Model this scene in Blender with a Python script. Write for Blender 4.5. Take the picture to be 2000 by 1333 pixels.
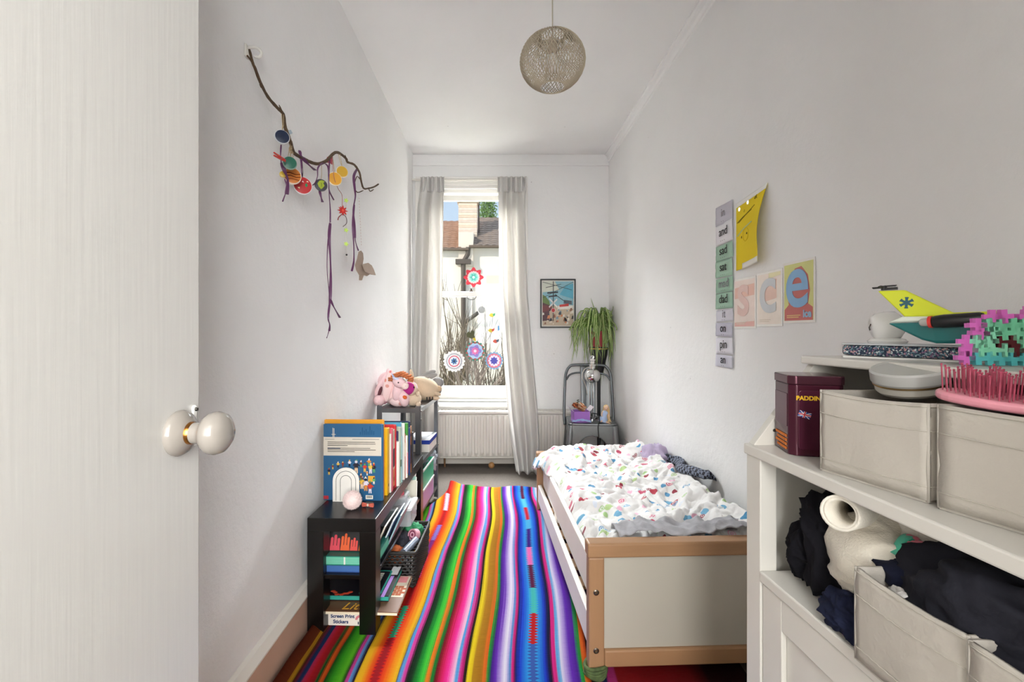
import bpy, bmesh, math, random
from mathutils import Vector, Matrix, Euler, noise
random.seed(7)
for o in list(bpy.data.objects):
    bpy.data.objects.remove(o)
S = bpy.context.scene
C = S.collection
PI = math.pi
R = math.radians

# ------------------------------------------------------------------ camera, world, lights, exposure
F, VX, VY, CH = 900.0, 972.0, 648.0, 1.15          # focal length and vanishing point in photo pixels, camera height
cam_d = bpy.data.cameras.new('camera'); cam = bpy.data.objects.new('camera', cam_d); C.objects.link(cam)
cam.location = (0, 0, CH); cam.rotation_euler = (PI/2, 0, 0)
cam_d.sensor_width = 36; cam_d.lens = 36*F/2000
cam_d.shift_x = (1000-VX)/2000; cam_d.shift_y = -(666.5-VY)/2000
cam_d.clip_start = 0.02; cam_d.clip_end = 200
S.camera = cam

wd = bpy.data.worlds.new('sky'); S.world = wd; wd.use_nodes = True
wn = wd.node_tree; wn.nodes.clear()
w_out = wn.nodes.new('ShaderNodeOutputWorld'); w_bg = wn.nodes.new('ShaderNodeBackground')
w_tc = wn.nodes.new('ShaderNodeTexCoord'); w_sep = wn.nodes.new('ShaderNodeSeparateXYZ'); w_rmp = wn.nodes.new('ShaderNodeValToRGB')
w_rmp.color_ramp.elements[0].position = 0.0; w_rmp.color_ramp.elements[0].color = (0.70, 0.82, 0.95, 1)
w_rmp.color_ramp.elements[1].position = 0.7; w_rmp.color_ramp.elements[1].color = (0.45, 0.66, 0.95, 1)
wn.links.new(w_tc.outputs['Generated'], w_sep.inputs[0]); wn.links.new(w_sep.outputs['Z'], w_rmp.inputs[0])
wn.links.new(w_rmp.outputs[0], w_bg.inputs[0]); wn.links.new(w_bg.outputs[0], w_out.inputs[0])
w_bg.inputs[1].default_value = .34

def lamp(name, kind, loc, rot, energy, color=(1, 1, 1), **kw):
    d = bpy.data.lights.new(name, kind); o = bpy.data.objects.new(name, d); C.objects.link(o)
    o.location = loc; o.rotation_euler = rot; d.energy = energy; d.color = color
    for k, v in kw.items(): setattr(d, k, v)
    return o
def aim(o, direction):
    o.rotation_euler = Vector(direction).to_track_quat('-Z', 'Y').to_euler()
sun = lamp('sun', 'SUN', (0, 8, 12), (0, 0, 0), 1.2, (1, .93, .82), angle=R(1)); aim(sun, (.62, .55, -.50))
sun_fill = lamp('soft_sun_fill', 'SUN', (0, 12, 12), (0, 0, 0), 3.5, (.97, .99, 1), angle=R(100)); aim(sun_fill, (-.03, -1, -.30))  # added second sun, a wide soft fill shining in from the window side
win_fill = lamp('window_fill', 'AREA', (-.95, 5.35, 4.0), (0, 0, 0), 1550, (.97, .985, .99), shape='RECTANGLE', size=3.0, size_y=2.2); aim(win_fill, (.45, -2.9, -2.9))  # added fill lamp outside, above the view, lighting the room through the window
hall = lamp('hall_fill', 'AREA', (.22, -1.6, 1.75), (0, 0, 0), 56, (.97, .985, .985), shape='RECTANGLE', size=1.3, size_y=1.7); aim(hall, (-.12, 1, .0))  # added fill lamp behind the camera, brightens the room through the doorway

S.view_settings.view_transform = 'Standard'; S.view_settings.look = 'None'
S.view_settings.gamma = 1; S.view_settings.use_curve_mapping = False
S.view_settings.exposure = 1.6

# ------------------------------------------------------------------ helpers
def at(px, py, Y):
    return Vector(((px-VX)*Y/F, Y, CH-(py-VY)*Y/F))
def atx(px, py, X):
    return at(px, py, F*X/(px-VX))
def atz(px, py, Z):
    return at(px, py, F*(CH-Z)/(py-VY))
def lin(h):
    if isinstance(h, (tuple, list)): return tuple(h)+(1,) if len(h) == 3 else tuple(h)
    h = h.lstrip('#'); c = [int(h[i:i+2], 16)/255 for i in (0, 2, 4)]
    return tuple((x/12.92 if x <= .04045 else ((x+.055)/1.055)**2.4) for x in c)+(1,)
MATS = {}
def nd(nt, t, **kw):
    n = nt.nodes.new(t)
    for k, v in kw.items():
        if k.startswith('i_'):
            key = k[2:]; key = int(key) if key.isdigit() else key.replace('_', ' ')
            n.inputs[key].default_value = v
        else: setattr(n, k, v)
    return n
def mixc(nt, fac, a, b, bt='MIX'):
    m = nt.nodes.new('ShaderNodeMix'); m.data_type = 'RGBA'; m.blend_type = bt
    for idx, val in ((0, fac), (6, a), (7, b)):
        if hasattr(val, 'links') or isinstance(val, bpy.types.NodeSocket): nt.links.new(val, m.inputs[idx])
        else: m.inputs[idx].default_value = val
    return m.outputs[2]
def newmat(name):
    m = bpy.data.materials.new(name); m.use_nodes = True
    nt = m.node_tree; b = nt.nodes['Principled BSDF']
    return m, nt, b
def M(h, rough=.55, metal=0, var=.07, scale=18, bump=0, bscale=None, alpha=None, spec=None, stretch=None, sheen=0, key=None):
    k = (h, rough, metal, var, scale, bump, bscale, alpha, spec, stretch, sheen)
    if k in MATS: return MATS[k]
    m, nt, b = newmat('mat_%s_%d' % (str(h).strip('#'), len(MATS)))
    L = nt.links; c = lin(h)
    tc = nd(nt, 'ShaderNodeTexCoord'); src = tc.outputs['Object']
    if stretch:
        mp = nd(nt, 'ShaderNodeMapping'); mp.inputs['Scale'].default_value = stretch; L.new(src, mp.inputs[0]); src = mp.outputs[0]
    nz = nd(nt, 'ShaderNodeTexNoise', i_Scale=scale, i_Detail=4.0); L.new(src, nz.inputs['Vector'])
    lo = tuple(max(0, x*(1-var)) for x in c[:3])+(1,); hi = tuple(min(1, x*(1+var)) for x in c[:3])+(1,)
    L.new(mixc(nt, nz.outputs['Fac'], lo, hi), b.inputs['Base Color'])
    b.inputs['Roughness'].default_value = rough; b.inputs['Metallic'].default_value = metal
    if spec is not None: b.inputs['Specular IOR Level'].default_value = spec
    if sheen: b.inputs['Sheen Weight'].default_value = sheen
    if alpha is not None: b.inputs['Alpha'].default_value = alpha
    if bump:
        n2 = nd(nt, 'ShaderNodeTexNoise', i_Scale=bscale or scale*3, i_Detail=5.0); L.new(src, n2.inputs['Vector'])
        bp = nd(nt, 'ShaderNodeBump', i_Strength=bump, i_Distance=.01); L.new(n2.outputs['Fac'], bp.inputs['Height']); L.new(bp.outputs[0], b.inputs['Normal'])
    MATS[k] = m
    return m
def fabric(h, var=.08, bump=.25):
    dark = sum(lin(h)[:3]) < .25
    return M(h, .95, 0, var, 30, .1 if dark else bump, 260, spec=.15, sheen=0 if dark else .2)
def metal(h, rough=.35, var=.12): return M(h, rough, 1, var, 40)
def plastic(h, rough=.3): return M(h, rough, 0, .03, 12)
def paper(h): return M(h, .8, 0, .03, 25, spec=.2)
def glassy(name, color=(1, 1, 1), rough=.02, mixg=.12):
    m, nt, b = newmat(name); nt.nodes.remove(b)
    t = nd(nt, 'ShaderNodeBsdfTransparent'); t.inputs[0].default_value = color+(1,)
    g = nd(nt, 'ShaderNodeBsdfGlossy'); g.inputs['Roughness'].default_value = rough
    fr = nd(nt, 'ShaderNodeFresnel', i_IOR=1.45); mx = nd(nt, 'ShaderNodeMixShader'); ml = nd(nt, 'ShaderNodeMath', operation='MULTIPLY'); ml.inputs[1].default_value = mixg*6
    nt.links.new(fr.outputs[0], ml.inputs[0]); nt.links.new(ml.outputs[0], mx.inputs[0])
    nt.links.new(t.outputs[0], mx.inputs[1]); nt.links.new(g.outputs[0], mx.inputs[2])
    nt.links.new(mx.outputs[0], nt.nodes['Material Output'].inputs[0])
    return m

WM = {}
def tag(o, label=None, cat=None, group=None, kind=None):
    if label: o['label'] = label
    if cat: o['category'] = cat
    if group: o['group'] = group
    if kind: o['kind'] = kind
    return o
def thing(name, label, cat, loc=(0, 0, 0), rz=0, group=None, kind=None, rot=None):
    o = bpy.data.objects.new(name, None); C.objects.link(o)
    o.empty_display_size = .05
    o.location = loc; o.rotation_euler = rot or (0, 0, rz)
    WM[o.name] = Matrix.Translation(Vector(loc)) @ Euler(rot or (0, 0, rz)).to_matrix().to_4x4()
    return tag(o, label, cat, group, kind)

def frame_z(d, up=None):
    d = Vector(d).normalized(); u = Vector(up or (0, 0, 1))
    if abs(d.dot(u)) > .98: u = Vector((0, 1, 0))
    x = u.cross(d).normalized(); y = d.cross(x)
    return Matrix((x, y, d)).transposed()
def basis(origin, x, y):
    x = Vector(x).normalized(); z = x.cross(Vector(y)).normalized(); y = z.cross(x)
    m = Matrix((x, y, z)).transposed().to_4x4(); m.translation = Vector(origin); return m
class MB:
    def __init__(s): s.v = []; s.f = []; s.mi = []; s.cur = 0; s.uv = None
    def add(s, vs, fs, T=None):
        n = len(s.v)
        for p in vs:
            p = Vector(p); s.v.append(T @ p if T is not None else p)
        for f in fs: s.f.append([i+n for i in f]); s.mi.append(s.cur)
        return s
    def box(s, x0, x1, y0, y1, z0, z1, T=None):
        v = [(x, y, z) for z in (z0, z1) for y in (y0, y1) for x in (x0, x1)]
        return s.add(v, [(0, 2, 3, 1), (4, 5, 7, 6), (0, 1, 5, 4), (2, 6, 7, 3), (0, 4, 6, 2), (1, 3, 7, 5)], T)
    def tube(s, pts, r, n=6, caps=True, closed=False, T=None):
        pts = [Vector(p) for p in pts]; m = len(pts)
        rs = r if isinstance(r, (list, tuple)) else [r]*m
        vs = []; fs = []; prev = None
        for i, p in enumerate(pts):
            a = pts[(i-1) % m] if (closed or i > 0) else p
            b = pts[(i+1) % m] if (closed or i < m-1) else p
            d = (b-a)
            if d.length < 1e-9: d = Vector((0, 0, 1))
            d.normalize()
            if prev is None:
                u = Vector((0, 0, 1)) if abs(d.z) < .9 else Vector((1, 0, 0)); x = u.cross(d).normalized()
            else:
                x = prev - d*prev.dot(d)
                x = x.normalized() if x.length > 1e-6 else Vector((1, 0, 0)).cross(d).normalized()
            prev = x; y = d.cross(x)
            for k in range(n):
                a_ = 2*PI*k/n; vs.append(p+(x*math.cos(a_)+y*math.sin(a_))*rs[i])
        for i in range(m if closed else m-1):
            j = (i+1) % m
            for k in range(n): fs.append((i*n+k, i*n+(k+1) % n, j*n+(k+1) % n, j*n+k))
        if caps and not closed: fs += [tuple(range(n))[::-1], tuple((m-1)*n+k for k in range(n))]
        return s.add(vs, fs, T)
    def cyl(s, p0, p1, r0, r1=None, n=16): return s.tube([p0, p1], [r0, r0 if r1 is None else r1], n)
    def lathe(s, prof, n=24, T=None):
        vs = []; fs = []; m = len(prof)
        for r_, z in prof:
            for k in range(n): vs.append((r_*math.cos(2*PI*k/n), r_*math.sin(2*PI*k/n), z))
        for i in range(m-1):
            for k in range(n): fs.append((i*n+k, i*n+(k+1) % n, (i+1)*n+(k+1) % n, (i+1)*n+k))
        if prof[0][0] > 1e-6: fs.append(tuple(range(n))[::-1])
        if prof[-1][0] > 1e-6: fs.append(tuple((m-1)*n+k for k in range(n)))
        return s.add(vs, fs, T)
    def ell(s, c, r, rot=None, n=16, m=10, fn=None):
        if not isinstance(r, (list, tuple, Vector)): r = (r, r, r)
        E = Euler(rot).to_matrix() if rot else Matrix.Identity(3); c = Vector(c)
        vs = []; fs = []
        for i in range(m+1):
            t = PI*i/m
            for k in range(n):
                a = 2*PI*k/n; p = Vector((math.sin(t)*math.cos(a), math.sin(t)*math.sin(a), math.cos(t)))
                sc = fn(p) if fn else 1
                vs.append(c + E @ Vector((p.x*r[0]*sc, p.y*r[1]*sc, p.z*r[2]*sc)))
        for i in range(m):
            for k in range(n): fs.append((i*n+k, (i+1)*n+k, (i+1)*n+(k+1) % n, i*n+(k+1) % n))
        return s.add(vs, fs)
    def prism(s, pts, t, T=None, z0=0):
        n = len(pts)
        vs = [(p[0], p[1], z0) for p in pts]+[(p[0], p[1], z0+t) for p in pts]
        fs = [tuple(range(n))[::-1], tuple(range(n, 2*n))]+[(i, (i+1) % n, n+(i+1) % n, n+i) for i in range(n)]
        return s.add(vs, fs, T)
    def ring(s, ro, ri, t, n=24, T=None, a0=0, a1=2*PI):
        vs = []; fs = []; full = abs(a1-a0-2*PI) < 1e-6; m = n if full else n+1
        for k in range(m):
            a = a0+(a1-a0)*k/n; c_, s_ = math.cos(a), math.sin(a)
            vs += [(ro*c_, ro*s_, 0), (ro*c_, ro*s_, t), (ri*c_, ri*s_, t), (ri*c_, ri*s_, 0)]
        for k in range(n):
            j = (k+1) % m
            for q in range(4): fs.append((k*4+q, j*4+q, j*4+(q+1) % 4, k*4+(q+1) % 4))
        if not full: fs += [(0, 1, 2, 3), tuple(n*4+q for q in (3, 2, 1, 0))]
        return s.add(vs, fs, T)
    def grid(s, fn, nu, nv, T=None, wrap=False):
        vs = [fn(i/nu, j/nv) for j in range(nv+1) for i in range(nu+1)]
        fs = [(j*(nu+1)+i, j*(nu+1)+i+1, (j+1)*(nu+1)+i+1, (j+1)*(nu+1)+i) for j in range(nv) for i in range(nu)]
        return s.add(vs, fs, T)
    def ribbon(s, pts, w, side, t=.0012):
        pts = [Vector(p) for p in pts]; m = len(pts); ws = w if isinstance(w, (list, tuple)) else [w]*m
        vs = []
        for i, p in enumerate(pts):
            d = (pts[min(i+1, m-1)]-pts[max(i-1, 0)]).normalized()
            sd = side[i] if isinstance(side, list) else side
            sd = Vector(sd); sd = (sd-d*sd.dot(d)).normalized(); nn = d.cross(sd)
            for a, b in ((-1, -1), (1, -1), (1, 1), (-1, 1)): vs.append(p+sd*ws[i]/2*a+nn*t/2*b)
        fs = [(0, 1, 2, 3), tuple((m-1)*4+q for q in (3, 2, 1, 0))]
        for i in range(m-1):
            for q in range(4): fs.append((i*4+q, (i+1)*4+q, (i+1)*4+(q+1) % 4, i*4+(q+1) % 4))
        return s.add(vs, fs)
    def build(s, name, mat, parent=None, local=False, smooth=None, bevel=0, solid=0, sub=0, origin=None, recalc=True, segs=2):
        me = bpy.data.meshes.new(name)
        vs = s.v; mats = mat if isinstance(mat, list) else [mat]
        loc = None
        if parent is not None:
            if not local:
                inv = WM[parent.name].inverted(); vs = [inv @ p for p in vs]
        elif not local:
            if origin is None:
                xs = [p.x for p in vs]; ys = [p.y for p in vs]; zs = [p.z for p in vs]
                loc = Vector(((min(xs)+max(xs))/2, (min(ys)+max(ys))/2, min(zs)))
            else: loc = Vector(origin)
            vs = [p-loc for p in vs]
        me.from_pydata([tuple(p) for p in vs], [], s.f)
        for m_ in mats: me.materials.append(m_)
        if len(mats) > 1:
            for p, i in zip(me.polygons, s.mi): p.material_index = i
        if recalc:
            bm = bmesh.new(); bm.from_mesh(me)
            bmesh.ops.remove_doubles(bm, verts=bm.verts, dist=1e-6)
            bmesh.ops.recalc_face_normals(bm, faces=bm.faces); bm.to_mesh(me); bm.free()
        if smooth is not None:
            for p in me.polygons: p.use_smooth = True
            if smooth < 180: me.set_sharp_from_angle(angle=R(smooth))
        o = bpy.data.objects.new(name, me); C.objects.link(o)
        if parent is not None: o.parent = parent; WM[o.name] = WM[parent.name]
        else:
            if loc is not None: o.location = loc
            WM[o.name] = Matrix.Translation(o.location)
        if solid: md = o.modifiers.new('solid', 'SOLIDIFY'); md.thickness = solid; md.offset = 0
        if bevel: md = o.modifiers.new('bevel', 'BEVEL'); md.width = bevel; md.segments = segs; md.limit_method = 'ANGLE'
        if sub: md = o.modifiers.new('sub', 'SUBSURF'); md.levels = sub; md.render_levels = sub
        return o
def box(name, mat, x0, x1, y0, y1, z0, z1, parent=None, local=False, bevel=.0015, T=None):
    return MB().box(x0, x1, y0, y1, z0, z1, T).build(name, mat, parent, local, bevel=bevel)
FONTC = {}
def text_geo(body, size, ext=.0004, align='CENTER', shear=0, bold=0):
    k = (body, size, ext, align, shear, bold)
    if k in FONTC: return FONTC[k]
    cu = bpy.data.curves.new('t', 'FONT'); cu.body = body; cu.size = size; cu.extrude = ext; cu.align_x = align; cu.align_y = 'CENTER'; cu.shear = shear; cu.offset = bold; cu.resolution_u = 6
    o = bpy.data.objects.new('t', cu); C.objects.link(o)
    bpy.context.view_layer.update()
    me = bpy.data.meshes.new_from_object(o)
    g = ([v.co.copy() for v in me.vertices], [tuple(p.vertices) for p in me.polygons])
    bpy.data.objects.remove(o); bpy.data.curves.remove(cu); bpy.data.meshes.remove(me)
    FONTC[k] = g
    return g
def lettering(body, size, T, mat, parent, local=False, **kw):
    g = text_geo(body, size, **kw); mb = MB(); mb.add(g[0], g[1], T)
    return mb.build('lettering', mat, parent, local, recalc=False)
def arc(cx, cy, r, a0, a1, n): return [(cx+r*math.cos(a0+(a1-a0)*i/n), cy+r*math.sin(a0+(a1-a0)*i/n)) for i in range(n+1)]
def rrect(x0, x1, y0, y1, r, n=4):
    return arc(x1-r, y1-r, r, 0, PI/2, n)+arc(x0+r, y1-r, r, PI/2, PI, n)+arc(x0+r, y0+r, r, PI, 1.5*PI, n)+arc(x1-r, y0+r, r, 1.5*PI, 2*PI, n)
def smoothpts(pts, k=6):
    pts = [Vector(p) for p in pts]; out = []
    for i in range(len(pts)-1):
        p0 = pts[max(i-1, 0)]; p1 = pts[i]; p2 = pts[i+1]; p3 = pts[min(i+2, len(pts)-1)]
        for j in range(k):
            t = j/k
            out.append(.5*((2*p1)+(p2-p0)*t+(2*p0-5*p1+4*p2-p3)*t*t+(3*p1-p0-3*p2+p3)*t*t*t))
    out.append(pts[-1]); return out
def nz(x, y=0, z=0): return noise.noise(Vector((x, y, z)))
def fract(x, y=0, z=0): return noise.fractal(Vector((x, y, z)), 1.0, 2.0, 4)
# ------------------------------------------------------------------ the room
XL, XR, YW, H, YB = -.74, .97, 4.02, 2.695, -.06
def struct(o): o['kind'] = 'structure'; return o
def plaster(name, h, bump=.35):
    m, nt, b = newmat(name); L = nt.links; c = lin(h)
    tc = nd(nt, 'ShaderNodeTexCoord')
    n1 = nd(nt, 'ShaderNodeTexNoise', i_Scale=1.6, i_Detail=5.0); L.new(tc.outputs['Object'], n1.inputs[0])
    col = mixc(nt, n1.outputs['Fac'], tuple(x*.93 for x in c[:3])+(1,), tuple(min(1, x*1.05) for x in c[:3])+(1,))
    n2 = nd(nt, 'ShaderNodeTexNoise', i_Scale=9.0, i_Detail=8.0, i_Roughness=.7); L.new(tc.outputs['Object'], n2.inputs[0])
    n3 = nd(nt, 'ShaderNodeTexVoronoi', i_Scale=3.3); L.new(tc.outputs['Object'], n3.inputs['Vector'])
    lt = nd(nt, 'ShaderNodeMath', operation='LESS_THAN'); lt.inputs[1].default_value = .018; L.new(n3.outputs['Distance'], lt.inputs[0])
    ml = nd(nt, 'ShaderNodeMath', operation='MULTIPLY'); ml.inputs[1].default_value = .35; L.new(lt.outputs[0], ml.inputs[0])
    L.new(mixc(nt, ml.outputs[0], col, (.25, .22, .2, 1)), b.inputs['Base Color'])
    bp = nd(nt, 'ShaderNodeBump', i_Strength=bump, i_Distance=.012); L.new(n2.outputs['Fac'], bp.inputs['Height']); L.new(bp.outputs[0], b.inputs['Normal'])
    b.inputs['Roughness'].default_value = .62; b.inputs['Specular IOR Level'].default_value = .35
    return m
WALL = plaster('wall_paint', '#f1f0ef'); CEIL = plaster('ceiling_paint', '#f2f1f0', .15)
WHITE = M('#ece9e4', .4, 0, .03, 6, .05, 30); GLOSSW = M('#eeebe6', .25, 0, .02, 8)
CARPET = M('#6f6862', .98, 0, .16, 60, .8, 420, spec=.1)
HALLM = M('#e2ddd4', .7)

struct(MB().box(-1.4, 1.6, -3.0, YW+.3, -.12, 0).build('floor', CARPET))
struct(MB().box(-1.4, 1.6, -3.0, YW+.3, H, H+.1).build('ceiling', CEIL))
struct(MB().box(XL-.12, XL, YB, YW+.3, 0, H).build('wall_left', WALL))
struct(MB().box(XR, XR+.12, YB, YW+.3, 0, H).build('wall_right', WALL))
OX0, OX1, OZ0, OZ1 = -.625, .17, .53, 2.40
w = MB()
w.box(XL, OX0, YW, YW+.28, 0, H); w.box(OX1, XR, YW, YW+.28, 0, H); w.box(OX0, OX1, YW, YW+.28, 0, OZ0); w.box(OX0, OX1, YW, YW+.28, OZ1, H)
struct(w.build('wall_far', WALL))
w = MB()
DX0, DX1, DZ = -.47, .36, 2.03
w.box(XL, DX0, YB-.12, YB, 0, H); w.box(DX1, XR, YB-.12, YB, 0, H); w.box(DX0, DX1, YB-.12, YB, DZ, H)
struct(w.build('wall_back', WALL))
w = MB(); w.box(-1.4, -1.3, -3, YB-.12, 0, H); w.box(1.5, 1.6, -3, YB-.12, 0, H); w.box(-1.3, 1.5, -3, -2.9, 0, H)
struct(w.build('wall_hall', HALLM))
# cornice along the right wall, picture rail strip over the window, skirting
w = MB(); w.prism([(0, 0), (-.034, 0), (-.034, -.012), (-.022, -.018), (-.018, -.04), (-.008, -.052), (-.008, -.064), (0, -.068)], YW-YB, basis((XR, YB, H), (1, 0, 0), (0, 0, 1)) @ Matrix.Scale(-1, 4, (0, 0, 1)))
struct(w.build('trim_1', WALL))
w = MB(); w.box(XL, XR, YW-.012, YW, H-.10, H-.075); w.box(XL, XR, YW-.006, YW, H-.075, H)
struct(w.build('trim_2', WALL, bevel=.004))
bb = struct(MB().box(XL, XL+.017, YB, YW, 0, .15).build('baseboard_left', M('#c9a48e', .5, 0, .12, 5, .05, 30), bevel=.003))
MB().prism([(0, 0), (.026, 0), (.026, .008), (.012, .034), (0, .042)], YW-YB, basis((XL, YW, .15), (1, 0, 0), (0, 0, 1))).build('top_moulding', M('#e4dfd6', .4, 0, .08, 4), bb, bevel=.002)
struct(MB().box(XL+.02, XR, YW-.018, YW, 0, .11).build('baseboard_far', M('#cfc8be', .5, 0, .08, 5), bevel=.004))
struct(MB().box(XR-.018, XR, .95, YW-.02, 0, .15).build('baseboard_right', M('#dfdad2', .5, 0, .06, 5), bevel=.004))

# ------------------------------------------------------------------ window
WINW = M('#d9d6d1', .4, 0, .03, 6, .05, 30)
win = thing('window_1', 'white painted sash window between pale curtains', 'window', (-.2275, YW, OZ0), kind='structure')
w = MB()                                            # stepped architrave
ax0, ax1, az1 = -.715, .262, 2.492
for d, (i0, i1) in enumerate(((0, .045), (.045, .075), (.075, .10))):
    t = (.030, .022, .014)[d]
    w.box(ax0+i0, ax0+i1, YW-t, YW+.001, OZ0-.02, az1-i0); w.box(ax1-i1, ax1-i0, YW-t, YW+.001, OZ0-.02, az1-i0)
    w.box(ax0+i1, ax1-i1, YW-t, YW+.001, az1-i1, az1-i0)
w.build('architrave', WHITE, win, bevel=.004)
w = MB(); w.box(OX0, OX0+.035, YW+.03, YW+.2, OZ0, OZ1); w.box(OX1-.035, OX1, YW+.03, YW+.2, OZ0, OZ1); w.box(OX0+.035, OX1-.035, YW+.03, YW+.2, OZ1-.03, OZ1); w.box(OX0+.035, OX1-.035, YW+.03, YW+.2, OZ0, OZ0+.02)
w.build('frame', WHITE, win, bevel=.002)
GL = glassy('window_glass', (.98, .99, .99), .01, .05)
gx0, gx1 = OX0+.085, OX1-.085
def sash(nm, y, zb, zt, rb, rt):
    w = MB(); w.box(gx0-.05, gx0, y, y+.035, zb, zt); w.box(gx1, gx1+.05, y, y+.035, zb, zt); w.box(gx0, gx1, y, y+.035, zb, zb+rb); w.box(gx0, gx1, y, y+.035, zt-rt, zt)
    s_ = w.build(nm, WINW, win, bevel=.003)
    box('pane', GL, gx0-.005, gx1+.005, y+.016, y+.02, zb+rb-.005, zt-rt+.005, s_, bevel=0)
    return s_
up = sash('upper_sash', YW+.115, 1.46, 2.37, .045, .045)
lo_ = sash('lower_sash', YW+.07, .55, 1.505, .115, .045)
c0 = at(921, 590, YW+.06)
MB().tube(smoothpts([(c0.x-.04, YW+.07, 1.462), (c0.x-.038, YW+.055, 1.45), (c0.x-.025, YW+.045, 1.436), (c0.x, YW+.042, 1.432), (c0.x+.025, YW+.045, 1.436), (c0.x+.038, YW+.055, 1.45), (c0.x+.04, YW+.07, 1.462)], 3), .0035, 6).build('sash_lift', metal('#5a5552'), lo_, smooth=60)
w = MB(); w.box(c0.x-.02, c0.x+.012, YW+.08, YW+.11, 1.505, 1.515); w.cyl((c0.x-.004, YW+.09, 1.515), (c0.x-.004, YW+.09, 1.535), .008, .006)
w.build('sash_catch', metal('#4a3c33'), lo_, smooth=40)
w = MB(); w.box(OX0-.07, OX1+.07, YW-.055, YW+.07, .50, .53)
w.build('sill', WHITE, win, bevel=.008, segs=3)
box('apron', WHITE, OX0-.04, OX1+.04, YW-.012, YW, .455, .50, win, bevel=.003)

# ------------------------------------------------------------------ door
DXF, DY1 = -.4656, .72
dr = thing('door_1', 'white painted panel of the open door with a round white knob', 'door', (DXF-.02, DY1-.37, .01), kind='structure')
DOORM, nt_, b_ = newmat('door_paint')
tc_ = nd(nt_, 'ShaderNodeTexCoord'); mp_ = nd(nt_, 'ShaderNodeMapping'); mp_.inputs['Scale'].default_value = (1, 60, 2.2); nt_.links.new(tc_.outputs['Object'], mp_.inputs[0])
n_ = nd(nt_, 'ShaderNodeTexNoise', i_Scale=2.0, i_Detail=6.0); nt_.links.new(mp_.outputs[0], n_.inputs[0])
bp_ = nd(nt_, 'ShaderNodeBump', i_Strength=.10, i_Distance=.003); nt_.links.new(n_.outputs['Fac'], bp_.inputs['Height']); nt_.links.new(bp_.outputs[0], b_.inputs['Normal'])
nt_.links.new(mixc(nt_, n_.outputs['Fac'], lin('#c0bdb8'), lin('#c6c3be')), b_.inputs['Base Color']); b_.inputs['Roughness'].default_value = .22
box('door_slab', DOORM, DXF-.04, DXF, DY1-.745, DY1, .01, 2.01, dr, bevel=.003)
ky = F*DXF/(348-VX); kz = 1.002
KT = Matrix.Translation((DXF, ky, kz)) @ Matrix.Rotation(PI/2, 4, 'Y')
CHINA = M('#8f8880', .08, 0, .03, 6)
ro = MB().lathe([(.0, 0), (.0325, 0), (.0335, .004), (.030, .010), (.023, .014), (.017, .018), (.0, .018)], 36, KT).build('rosette', CHINA, dr, smooth=50)
MB().lathe([(.0, .016), (.0165, .016), (.0165, .021), (.0145, .024), (.0, .024)], 28, KT).build('brass_collar', metal('#a9733a', .25), dr, smooth=40)
MB().lathe([(.0, .022), (.0150, .022), (.0155, .032), (.018, .038), (.026, .043), (.0305, .050), (.0312, .057), (.028, .066), (.020, .072), (.010, .0745), (.0, .075)], 40, KT).build('knob', CHINA, dr, smooth=60)
ey = F*DXF/(377-VX)
ET = basis((DXF, ey, 0), (0, 1, 0), (0, 0, 1))
w = MB(); w.prism([(.0045*math.cos(a), 1.032+.0055*math.sin(a)) for a in [i*PI/8 for i in range(9)]]+[(-.003, 1.02), (-.006, 1.0), (-.007, .985)]+[(.007*math.cos(a), .982+.007*math.sin(a)) for a in [PI+i*PI/8 for i in range(9)]]+[(.006, 1.0), (.003, 1.02)], .004, ET)
es = w.build('keyhole_cover', GLOSSW, dr, bevel=.001)
MB().lathe([(0, .004), (.003, .004), (.0025, .0065), (0, .007)], 12, Matrix.Translation((DXF, ey+.001, 1.031)) @ Matrix.Rotation(PI/2, 4, 'Y')).build('screw', metal('#4f4b47'), es, smooth=40)

# ------------------------------------------------------------------ outside: terrace across the gardens
gy = 16.0
struct(MB().box(-30, 30, YW+.6, 40, -3.2, -3.0).build('garden_ground', M('#8a8f6a', .95, 0, .2, 1.2)))
hs = thing('terrace_house', 'cream rendered house with tiled roofs seen through the window', 'house', (at(921, 600, gy).x, gy+2, -3.0))
eL = at(870, 485, gy).z; eR = at(940, 479, gy).z
xc0 = at(893, 0, gy).x; xc1 = at(922, 0, gy).x
CREAM = M('#f3e8da', .9, 0, .06, 3, .1, 20)
box('wall', CREAM, -16, xc1, gy, gy+5, -3.0, eL, hs, bevel=0)
box('wall', CREAM, xc1, 16, gy+.1, gy+5, -3.0, eR, hs, bevel=0)
box('render_panel', M('#e7dac9', .9), at(950, 0, gy).x, at(990, 0, gy).x, gy+.06, gy+.12, at(0, 575, gy).z, at(0, 538, gy).z, hs, bevel=0)
def roof(x0, x1, z0, z1, y0, y1, mat, nm):
    nu = int((x1-x0)/.045); nv = 90
    def fn(u, v):
        x = x0+(x1-x0)*u; row = v*14; fr = row-math.floor(row)
        return (x, y0+(y1-y0)*v, z0+(z1-z0)*v+.028*abs(math.sin(x*PI/.24))+.025*(1-fr))
    return MB().grid(fn, nu, nv).build(nm, mat, hs, recalc=False)
rl = roof(-5.2, xc0+.15, eL-.05, at(870, 434, gy+2).z, gy-.15, gy+2.0, M('#8f6a52', .9, 0, .45, 5), 'tiled_roof'); rl['kind'] = 'stuff'
rr = roof(xc0+.45, 4.8, eR-.05, at(950, 427, gy+2.2).z, gy-.1, gy+2.2, M('#7c6c60', .9, 0, .4, 5), 'tiled_roof'); rr['kind'] = 'stuff'
rb = MB(); rb.add([(-16, gy+2, eL+1.0), (16, gy+2, eL+1.0), (16, gy+5, eL-.1), (-16, gy+5, eL-.1)], [(0, 1, 2, 3)])
rb.build('back_roof', M('#8f7464', .9), hs, solid=.08)
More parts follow.
